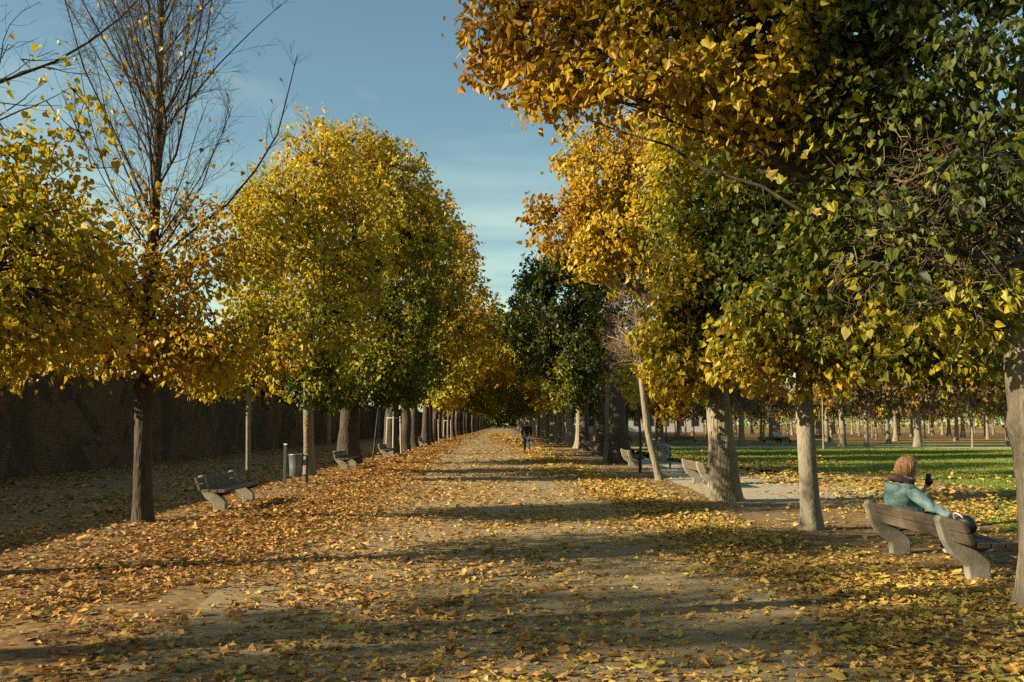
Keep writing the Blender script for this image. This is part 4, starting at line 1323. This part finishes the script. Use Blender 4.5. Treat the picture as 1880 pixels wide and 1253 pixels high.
# ------------------------------------------------------------------ people
def skin_mesh(name, verts, edges, mat, parent, sub=2, root_i=0, mats=None, smooth=True):
    """verts: list of (x,y,z,rx,ry)"""
    me = bpy.data.meshes.new(name + '_cage')
    me.from_pydata([v[:3] for v in verts], edges, [])
    o = bpy.data.objects.new(name + '_cage', me); COL.objects.link(o)
    sm = o.modifiers.new('skin', 'SKIN'); sm.use_smooth_shade = smooth
    if not me.skin_vertices: me.skin_vertices.new()
    lay = me.skin_vertices[0].data
    for i, v in enumerate(verts):
        lay[i].radius = (v[3], v[4] if len(v) > 4 else v[3]); lay[i].use_root = (i == root_i)
    ss = o.modifiers.new('sub', 'SUBSURF'); ss.levels = sub; ss.render_levels = sub
    dg = bpy.context.evaluated_depsgraph_get(); dg.update()
    m2 = bpy.data.meshes.new_from_object(o.evaluated_get(dg)); m2.name = name
    bpy.data.objects.remove(o, do_unlink=True); bpy.data.meshes.remove(me)
    m2.materials.clear()
    for p_ in m2.polygons: p_.use_smooth = True
    return link(name, m2, mat, parent)


def ellipsoid(name, c, r, mat, parent, seed=0, amp=.0, fn=None, u=28, v=18, rot=None):
    bm = bmesh.new(); bmesh.ops.create_uvsphere(bm, u_segments=u, v_segments=v, radius=1)
    nz = Noise(seed, 3.0)
    for w in bm.verts:
        q = np.array(w.co)
        s = 1 + amp * float(nz(q[None])[0])
        q = q * s
        if fn: q = fn(q)
        w.co = Vector(q * np.array(r))
    if rot is not None: bmesh.ops.rotate(bm, cent=(0, 0, 0), matrix=rot, verts=bm.verts)
    bmesh.ops.translate(bm, vec=c, verts=bm.verts)
    for f in bm.faces: f.smooth = True
    me = bpy.data.meshes.new(name); bm.to_mesh(me); bm.free()
    return link(name, me, mat, parent)


def head_fn(q):
    """ellipsoid -> head: face towards +x, narrower chin, nose, brow, eye hollows"""
    x, y, z = q
    if z < 0: y *= 1 + .30 * z; x *= 1 + .10 * z
    if x > .3:
        n = math.exp(-((z + .12) / .16) ** 2 - (y / .13) ** 2); x += .26 * n
        for s in (-1, 1):
            x -= .10 * math.exp(-((z - .08) / .12) ** 2 - ((y - s * .36) / .17) ** 2)
        x += .06 * math.exp(-((z + .45) / .07) ** 2 - (y / .28) ** 2)
        x += .10 * math.exp(-((z + .85) / .2) ** 2 - (y / .3) ** 2)
    return np.array([x, y, z])


def hand(V, E, wrist_i, wrist, dirv, side, up, s=1.0, curl=.5, thumb=1):
    """palm and five separate fingers grown as chains from the wrist vertex"""
    d = Vector(dirv).normalized(); sd_ = Vector(side).normalized(); u = Vector(up).normalized(); w = Vector(wrist)
    palm = w + d * .055 * s
    V.append((*palm, .030 * s, .016 * s)); pi = len(V) - 1; E.append((wrist_i, pi))
    ln = [.062, .074, .068, .052]
    for k in range(4):
        off = (k - 1.5) * .0205 * s
        p = palm + d * .035 * s + sd_ * off
        V.append((*p, .0095 * s)); a = len(V) - 1; E.append((pi, a))
        dd = d.copy()
        for seg in range(3):
            dd = (dd - u * curl * (.5 + .1 * k)).normalized()
            p = p + dd * ln[k] * s * (.45, .32, .23)[seg]
            V.append((*p, (.0085, .0078, .006)[seg] * s)); b_ = len(V) - 1; E.append((a, b_)); a = b_
    p = w + d * .025 * s + sd_ * thumb * .028 * s
    V.append((*p, .011 * s)); a = len(V) - 1; E.append((pi, a))
    dd = (d * .7 + Vector(side) * thumb * .6 - u * .3).normalized()
    for seg in range(2):
        p = p + dd * .03 * s; dd = (dd + d * .4 - u * .2).normalized()
        V.append((*p, (.0095, .0075)[seg] * s)); b_ = len(V) - 1; E.append((a, b_)); a = b_


# --- the seated woman: local frame, faces +x (towards the lawn), origin on the ground under her seat
wx, wy = 5.06, 11.62
root = empty('person', (wx, wy, -.025), R(4), 'woman in a teal hooded jacket with auburn hair sitting on the bench', 'person')
V = [(-.02, 0, .50, .135, .16), (-.06, 0, .62, .115, .15), (-.09, 0, .76, .115, .165), (-.09, 0, .86, .085, .15), (-.055, 0, .945, .05, .05), (-.02, .0, 1.0, .045, .05)]
E = [(0, 1), (1, 2), (2, 3), (3, 4), (4, 5)]
for s in (-1, 1):   # legs: thigh on the seat, knee, shin, foot
    i0 = len(V)
    V += [(.06, s * .09, .49, .085), (.28, s * .11, .50, .075), (.47, s * .12, .48, .062), (.50, s * .12, .30, .052), (.50, s * .12, .10, .038), (.53, s * .125, .05, .036), (.66, s * .14, .035, .030)]
    E += [(0, i0), (i0, i0 + 1), (i0 + 1, i0 + 2), (i0 + 2, i0 + 3), (i0 + 3, i0 + 4), (i0 + 4, i0 + 5), (i0 + 5, i0 + 6)]
# near (right) arm: down and forward to rest on the bag in her lap; far arm bent up holding the phone
i0 = len(V)
V += [(-.07, -.18, .85, .055), (.02, -.25, .70, .046), (.12, -.31, .655, .040), (.25, -.37, .59, .034), (.31, -.385, .55, .022)]
E += [(3, i0), (i0, i0 + 1), (i0 + 1, i0 + 2), (i0 + 2, i0 + 3), (i0 + 3, i0 + 4)]
hand(V, E, i0 + 4, V[i0 + 4][:3], (.75, .0, -.6), (.0, 1, 0), (.6, 0, .75), .8, .5, 1)
i0 = len(V)
V += [(-.07, .18, .85, .055), (.03, .24, .68, .046), (.12, .20, .66, .038), (.21, .09, .80, .032), (.235, .06, .86, .024)]
E += [(3, i0), (i0, i0 + 1), (i0 + 1, i0 + 2), (i0 + 2, i0 + 3), (i0 + 3, i0 + 4)]
hand(V, E, i0 + 4, V[i0 + 4][:3], (.2, -.25, .9), (0, 1, .2), (-.9, 0, .2), .95, .55, -1)
body = skin_mesh('body', V, E, M['skin'], root)
hd = ellipsoid('head', (.005, 0, 1.105), (.098, .078, .118), M['skin'], root, 3, 0, head_fn, 32, 24, Matrix.Rotation(R(-18), 3, 'Z'))


def hair_fn(q):
    x, y, z = q
    k = 1 + .05 * math.sin(9 * math.atan2(y, x) + 3 * z) + .03 * math.sin(21 * math.atan2(y, x) + 1.5)
    if z < 0: k *= 1 + .10 * (-z) * (1 if x < .2 else -.6)
    x, y = x * k, y * k
    z = max(z, -.86 + .10 * math.sin(7 * math.atan2(y, x)))
    if x > .35 and z < .45: x = .35 + (x - .35) * .12
    return np.array([x, y, z])


ellipsoid('hair', (-.02, 0, 1.118), (.135, .132, .135), M['hair'], root, 5, .06, hair_fn, 72, 40, Matrix.Rotation(R(-18), 3, 'Z'))
hs = bpy.data.objects[root.children[-1].name]
mb = MB(); gh = np.random.default_rng(8); nS = 420
az = gh.uniform(0, 2 * math.pi, nS); L_ = gh.uniform(1.5, 2.25, nS); tt = np.linspace(.05, 1, 9)
pol = L_[:, None] * tt[None]; azz = az[:, None] + gh.normal(size=(nS, 1)) * .25 * tt[None] + .10 * np.sin(tt[None] * 6 + gh.uniform(0, 6, (nS, 1)))
rs = (1.03 + .07 * gh.uniform(size=(nS, 1)) + .10 * np.sin(tt[None] * 3))
ok = ~((np.cos(az) > .55) & (L_ > 1.2)); L2 = np.where(ok, 1, .55)[:, None]
pol = pol * L2
St = np.stack([.118 * rs * np.sin(pol) * np.cos(azz), .112 * rs * np.sin(pol) * np.sin(azz), .128 * rs * np.cos(pol)], -1)
St = St @ np.array(Matrix.Rotation(R(-18), 3, 'Z')).T + np.array([-.02, 0, 1.122])
tubes(mb, St, (.0075 * gh.uniform(.6, 1.3, (nS, 1))) * np.array([.8, 1, 1, 1, 1, 1, .9, .7, .3])[None], 5)
link('strand_layer', mb.mesh('strand_layer'), M['hair'], hs)
# jacket: torso and sleeves in one quilted surface
J = [(-.03, 0, .37, .17, .21), (-.05, 0, .50, .19, .235), (-.085, 0, .64, .185, .23), (-.10, 0, .77, .18, .235), (-.10, 0, .87, .155, .205), (-.085, 0, .945, .10, .12)]
JE = [(0, 1), (1, 2), (2, 3), (3, 4), (4, 5)]
J += [(-.08, -.19, .855, .085), (.0, -.245, .76, .078), (.10, -.30, .675, .070), (.19, -.345, .63, .058), (.295, -.38, .565, .044)]
JE += [(4, 6), (6, 7), (7, 8), (8, 9), (9, 10)]
J += [(-.08, .19, .855, .085), (.0, .255, .74, .076), (.08, .24, .665, .070), (.17, .14, .74, .056), (.215, .08, .82, .044)]
JE += [(4, 11), (11, 12), (12, 13), (13, 14), (14, 15)]
jk = skin_mesh('jacket', J, JE, M['jacket'], root, 3)
g = np.random.default_rng(3)
nz, nz2 = Noise(301, 16), Noise(302, 34)
co = np.empty(len(jk.data.vertices) * 3); jk.data.vertices.foreach_get('co', co); co = co.reshape(-1, 3)
nn = np.empty_like(co); jk.data.vertices.foreach_get('normal', nn.ravel()) if False else None
nn = np.array([v.normal[:] for v in jk.data.vertices])
co2 = co + nn * (.013 * nz(co * [1, 1, 1.8]) + .009 * nz2(co * [1, 1, 1.5]))[:, None]
jk.data.vertices.foreach_set('co', co2.ravel()); jk.data.update()


def hood_fn(q):
    x, y, z = q
    if z > .1: z = .1 + (z - .1) * .45
    if x > 0: x *= .55
    return np.array([x, y, z + .05 * math.sin(4 * y)])


ellipsoid('hood', (-.185, .02, .875), (.105, .175, .12), M['jacket'], root, 9, .16, hood_fn, 36, 22, Matrix.Rotation(R(20), 3, 'Y'))


def torus_mesh(name, c, R1, R2, r, mat, parent, tilt, seed):
    mb = MB(); a = np.linspace(0, 2 * math.pi, 33)
    P = np.stack([R1 * np.cos(a), R2 * np.sin(a), 0 * a], -1)
    P = P @ np.array(Matrix.Rotation(tilt, 3, 'Y')).T + np.array(c)
    rr = r * (1 + .18 * np.sin(a * 5 + seed) + .1 * np.sin(a * 11))
    tubes(mb, P[None], rr[None], 12)
    return link(name, mb.mesh(name), mat, parent)


torus_mesh('hood_lining', (-.10, 0, .965), .115, .135, .042, M['fur'], root, R(22), 1.0)
torus_mesh('scarf', (-.035, 0, .985), .078, .085, .032, M['scarf'], root, R(12), 2.0)
T = [(-.02, 0, .44, .15, .17)]
TE = []
for s in (-1, 1):
    i0 = len(T)
    T += [(.08, s * .09, .485, .098), (.28, s * .11, .495, .088), (.475, s * .12, .475, .074), (.505, s * .12, .30, .066), (.50, s * .12, .09, .058)]
    TE += [(0, i0), (i0, i0 + 1), (i0 + 1, i0 + 2), (i0 + 2, i0 + 3), (i0 + 3, i0 + 4)]
skin_mesh('trousers', T, TE, M['trousers'], root)
for s in (-1, 1):
    skin_mesh('shoe', [(.50, s * .12, .085, .045), (.53, s * .125, .05, .05, .042), (.66, s * .14, .04, .045, .035), (.70, s * .143, .035, .035, .028)], [(0, 1), (1, 2), (2, 3)], M['black_plastic'], root)

# bag on the seat, its strap; phone with white cable
p = W(1772, 962, 10.55)
bag = empty('shoulder_bag', (p[0], p[1], .43), 0, 'soft black bag resting on the bench seat beside the woman', 'bag')
ellipsoid('pouch', (0, 0, .085), (.12, .16, .11), M['black_plastic'], bag, 12, .12, lambda q: np.array([q[0], q[1], max(q[2], -.72)]), 32, 20)
mb = MB(); a = np.linspace(0, math.pi, 20)
tubes(mb, np.stack([-.03 - .06 * np.sin(a), .02 + .13 * np.cos(a), .11 + .10 * np.sin(a)], -1)[None], np.full((1, 20), .007), 6)
link('strap', mb.mesh('strap'), M['white_plastic'], bag)
ph = empty('phone', (wx + .26, wy + .04, .93), 0, 'black phone with a looping white cable held up by the seated woman', 'phone')
build_box_bevel('case', (0, 0, .02), (.03, .085, .15), M['black_plastic'], ph, .006)
ellipsoid('grip', (-.01, -.03, .0), (.045, .05, .055), M['black_plastic'], ph, 4, .1)
mb = MB(); tt = np.linspace(0, 1, 30)
cab = np.stack([.02 + .15 * np.sin(tt * 2.85) ** .9, -.04 - .02 * tt, .06 - .20 * tt ** 1.25 + .03 * np.sin(tt * 3.1)], -1)
tubes(mb, cab[None], np.full((1, 30), .0042), 6)
link('cable', mb.mesh('cable'), M['white_plastic'], ph)


# --- standing / walking people
def walker(loc, rz, label, h=1.75, phase=1.0, top='dark_cloth', legs='jeans'):
    root = empty('person', loc, rz, label, 'person')
    k = h / 1.75
    V = [(0, 0, .95, .12, .16), (.01, 0, 1.12, .11, .15), (.02, 0, 1.30, .12, .175), (.015, 0, 1.43, .08, .14), (.02, 0, 1.50, .05, .05), (.03, 0, 1.56, .05, .05)]
    E = [(0, 1), (1, 2), (2, 3), (3, 4), (4, 5)]
    fw = {1: .22 * phase, -1: -.20 * phase}
    feet = {}
    for s in (-1, 1):
        i0 = len(V); f = fw[s]
        V += [(.0, s * .09, .90, .09), (f * .45 + .02, s * .10, .50, .065), (f * .85 - (.06 if f < 0 else 0), s * .10, .12 + (.05 if f < 0 else 0), .042), (f * .9 + .0, s * .10, .06 + (.03 if f < 0 else 0), .025), (f * .9 + .12, s * .11, .04, .018)]
        E += [(0, i0), (i0, i0 + 1), (i0 + 1, i0 + 2), (i0 + 2, i0 + 3), (i0 + 3, i0 + 4)]
        feet[s] = i0
        i1 = len(V)
        V += [(0, s * .19, 1.40, .058), (-.05 - f * .2, s * .25, 1.15, .048), (.06 - f * .5, s * .22, .96, .038), (.09 - f * .55, s * .21, .90, .026)]
        E += [(3, i1), (i1, i1 + 1), (i1 + 1, i1 + 2), (i1 + 2, i1 + 3)]
        hand(V, E, i1 + 3, V[i1 + 3][:3], (.3, 0, -.9), (.9, 0, .3), (0, s, 0), 1.0, .3, 1)
    V = [tuple(x * k for x in v) for v in V]
    skin_mesh('body', V, E, M['skin'], root)
    ellipsoid('head', (.04 * k, 0, 1.635 * k), (.098 * k, .078 * k, .118 * k), M['skin'], root, 3, 0, head_fn, 24, 16)
    ellipsoid('hair', (.022 * k, 0, 1.65 * k), (.108 * k, .09 * k, .118 * k), M['dark_hair'], root, 6, .03, lambda q: np.array([q[0] if q[0] < .3 or q[2] > .5 else .3, q[1], max(q[2], -.75)]))
    J = [(0, 0, .86, .15, .19), (.01, 0, 1.1, .14, .185), (.02, 0, 1.30, .145, .205), (.015, 0, 1.44, .10, .16), (.02, 0, 1.50, .07, .08)]
    JE = [(0, 1), (1, 2), (2, 3), (3, 4)]
    for s in (-1, 1):
        f = fw[s]; i1 = len(J)
        J += [(0, s * .20, 1.40, .085), (-.05 - f * .2, s * .26, 1.15, .072), (.06 - f * .5, s * .225, .95, .052)]
        JE += [(3, i1), (i1, i1 + 1), (i1 + 1, i1 + 2)]
    skin_mesh('jacket', [tuple(x * k for x in v) for v in J], JE, M[top], root)
    T = [(0, 0, .90, .13, .165)]; TE = []
    for s in (-1, 1):
        f = fw[s]; i1 = len(T)
        T += [(.0, s * .09, .84, .105), (f * .45 + .02, s * .10, .50, .085), (f * .85 - (.06 if f < 0 else 0), s * .10, .14 + (.05 if f < 0 else 0), .066)]
        TE += [(0, i1), (i1, i1 + 1), (i1 + 1, i1 + 2)]
        skin_mesh('shoe', [tuple(x * k for x in v) for v in [(f * .88 - .03, s * .10, .06 + (.03 if f < 0 else 0), .05), (f * .9 + .12, s * .11, .04, .045, .035), (f * .9 + .2, s * .112, .03, .03, .025)]], [(0, 1), (1, 2)], M['black_plastic'], root)
    skin_mesh('trousers', [tuple(x * k for x in v) for v in T], TE, M[legs], root)
    return root


p = G(967, 832)
walker((p[0], p[1], 0), R(92), 'person in dark jacket and blue jeans walking away down the avenue', 1.76, .55)
walker((-1.85, 235, 0), R(-90), 'tiny distant walker under the tunnel of trees, on the wall side', 1.75, .8, legs='dark_cloth')
walker((.15, 250, 0), R(-90), 'tiny distant walker in the middle of the leafy tunnel', 1.72, .8, 'dark_cloth', 'trousers')

# person seated on the bench across the lawn
sx_, sy_ = 20.75, 70.45
root = empty('person', (sx_, sy_, 0), R(-90), 'seated person in a pale top and dark trousers on the bench across the lawn', 'person')
V = [(-.02, 0, .50, .13, .16), (-.05, 0, .64, .115, .15), (-.06, 0, .80, .12, .17), (-.04, 0, .93, .08, .13), (-.02, 0, 1.0, .05, .05), (0, 0, 1.06, .045, .05)]
E = [(0, 1), (1, 2), (2, 3), (3, 4), (4, 5)]
for s in (-1, 1):
    i0 = len(V)
    V += [(.06, s * .09, .49, .085), (.45, s * .12, .50, .065), (.50, s * .12, .10, .04), (.64, s * .13, .035, .033)]
    E += [(0, i0), (i0, i0 + 1), (i0 + 1, i0 + 2), (i0 + 2, i0 + 3)]
    i0 = len(V)
    V += [(-.03, s * .19, .92, .055), (.05, s * .24, .70, .045), (.25, s * .14, .64, .036), (.31, s * .10, .63, .026)]
    E += [(3, i0), (i0, i0 + 1), (i0 + 1, i0 + 2), (i0 + 2, i0 + 3)]
    hand(V, E, i0 + 3, V[i0 + 3][:3], (.8, -s * .4, 0), (s * .4, .8, 0), (0, 0, 1), 1, .3, 1)
skin_mesh('body', V, E, M['skin'], root)
ellipsoid('head', (.02, 0, 1.15), (.098, .078, .118), M['skin'], root, 3, 0, head_fn, 24, 16)
ellipsoid('hair', (-.005, 0, 1.17), (.11, .092, .118), M['dark_hair'], root, 6, .03, lambda q: np.array([q[0] if q[0] < .3 or q[2] > .5 else .3, q[1], max(q[2], -.75)]))
J = [(-.03, 0, .44, .155, .18), (-.05, 0, .62, .145, .18), (-.06, 0, .80, .145, .20), (-.04, 0, .94, .10, .15), (-.02, 0, .99, .07, .08)]
JE = [(0, 1), (1, 2), (2, 3), (3, 4)]
for s in (-1, 1):
    i1 = len(J); J += [(-.03, s * .20, .92, .08), (.05, s * .245, .70, .065), (.24, s * .145, .645, .05)]; JE += [(3, i1), (i1, i1 + 1), (i1 + 1, i1 + 2)]
skin_mesh('top', J, JE, M['pale_cloth'], root)
T = [(-.02, 0, .46, .14, .17)]; TE = []
for s in (-1, 1):
    i1 = len(T); T += [(.08, s * .09, .49, .10), (.45, s * .12, .50, .08), (.50, s * .12, .12, .06)]; TE += [(0, i1), (i1, i1 + 1), (i1 + 1, i1 + 2)]
skin_mesh('trousers', T, TE, M['trousers'], root)

# a leaf in mid-air
for (px, py, d, lab) in ((1406, 327, 4.6, 'single yellow leaf falling in mid air, larger of two'), (1492, 393, 6.5, 'small yellow leaf falling below the larger one')):
    mb = MB()
    leaves(mb, np.array([W(px, py, d)]), np.array([[.2, -.9, .3]]), np.array([[.8, .1, .5]]), np.array([.07]), np.array([.85]), PALM, np.array([[1.5, .4]]))
    me = mb.mesh('falling_leaf')
    tag(link('falling_leaf', me, M['litter']), lab, 'leaf', 'falling leaves')
print('objects', len(bpy.data.objects), 'polys', sum(len(m.polygons) for m in bpy.data.meshes))
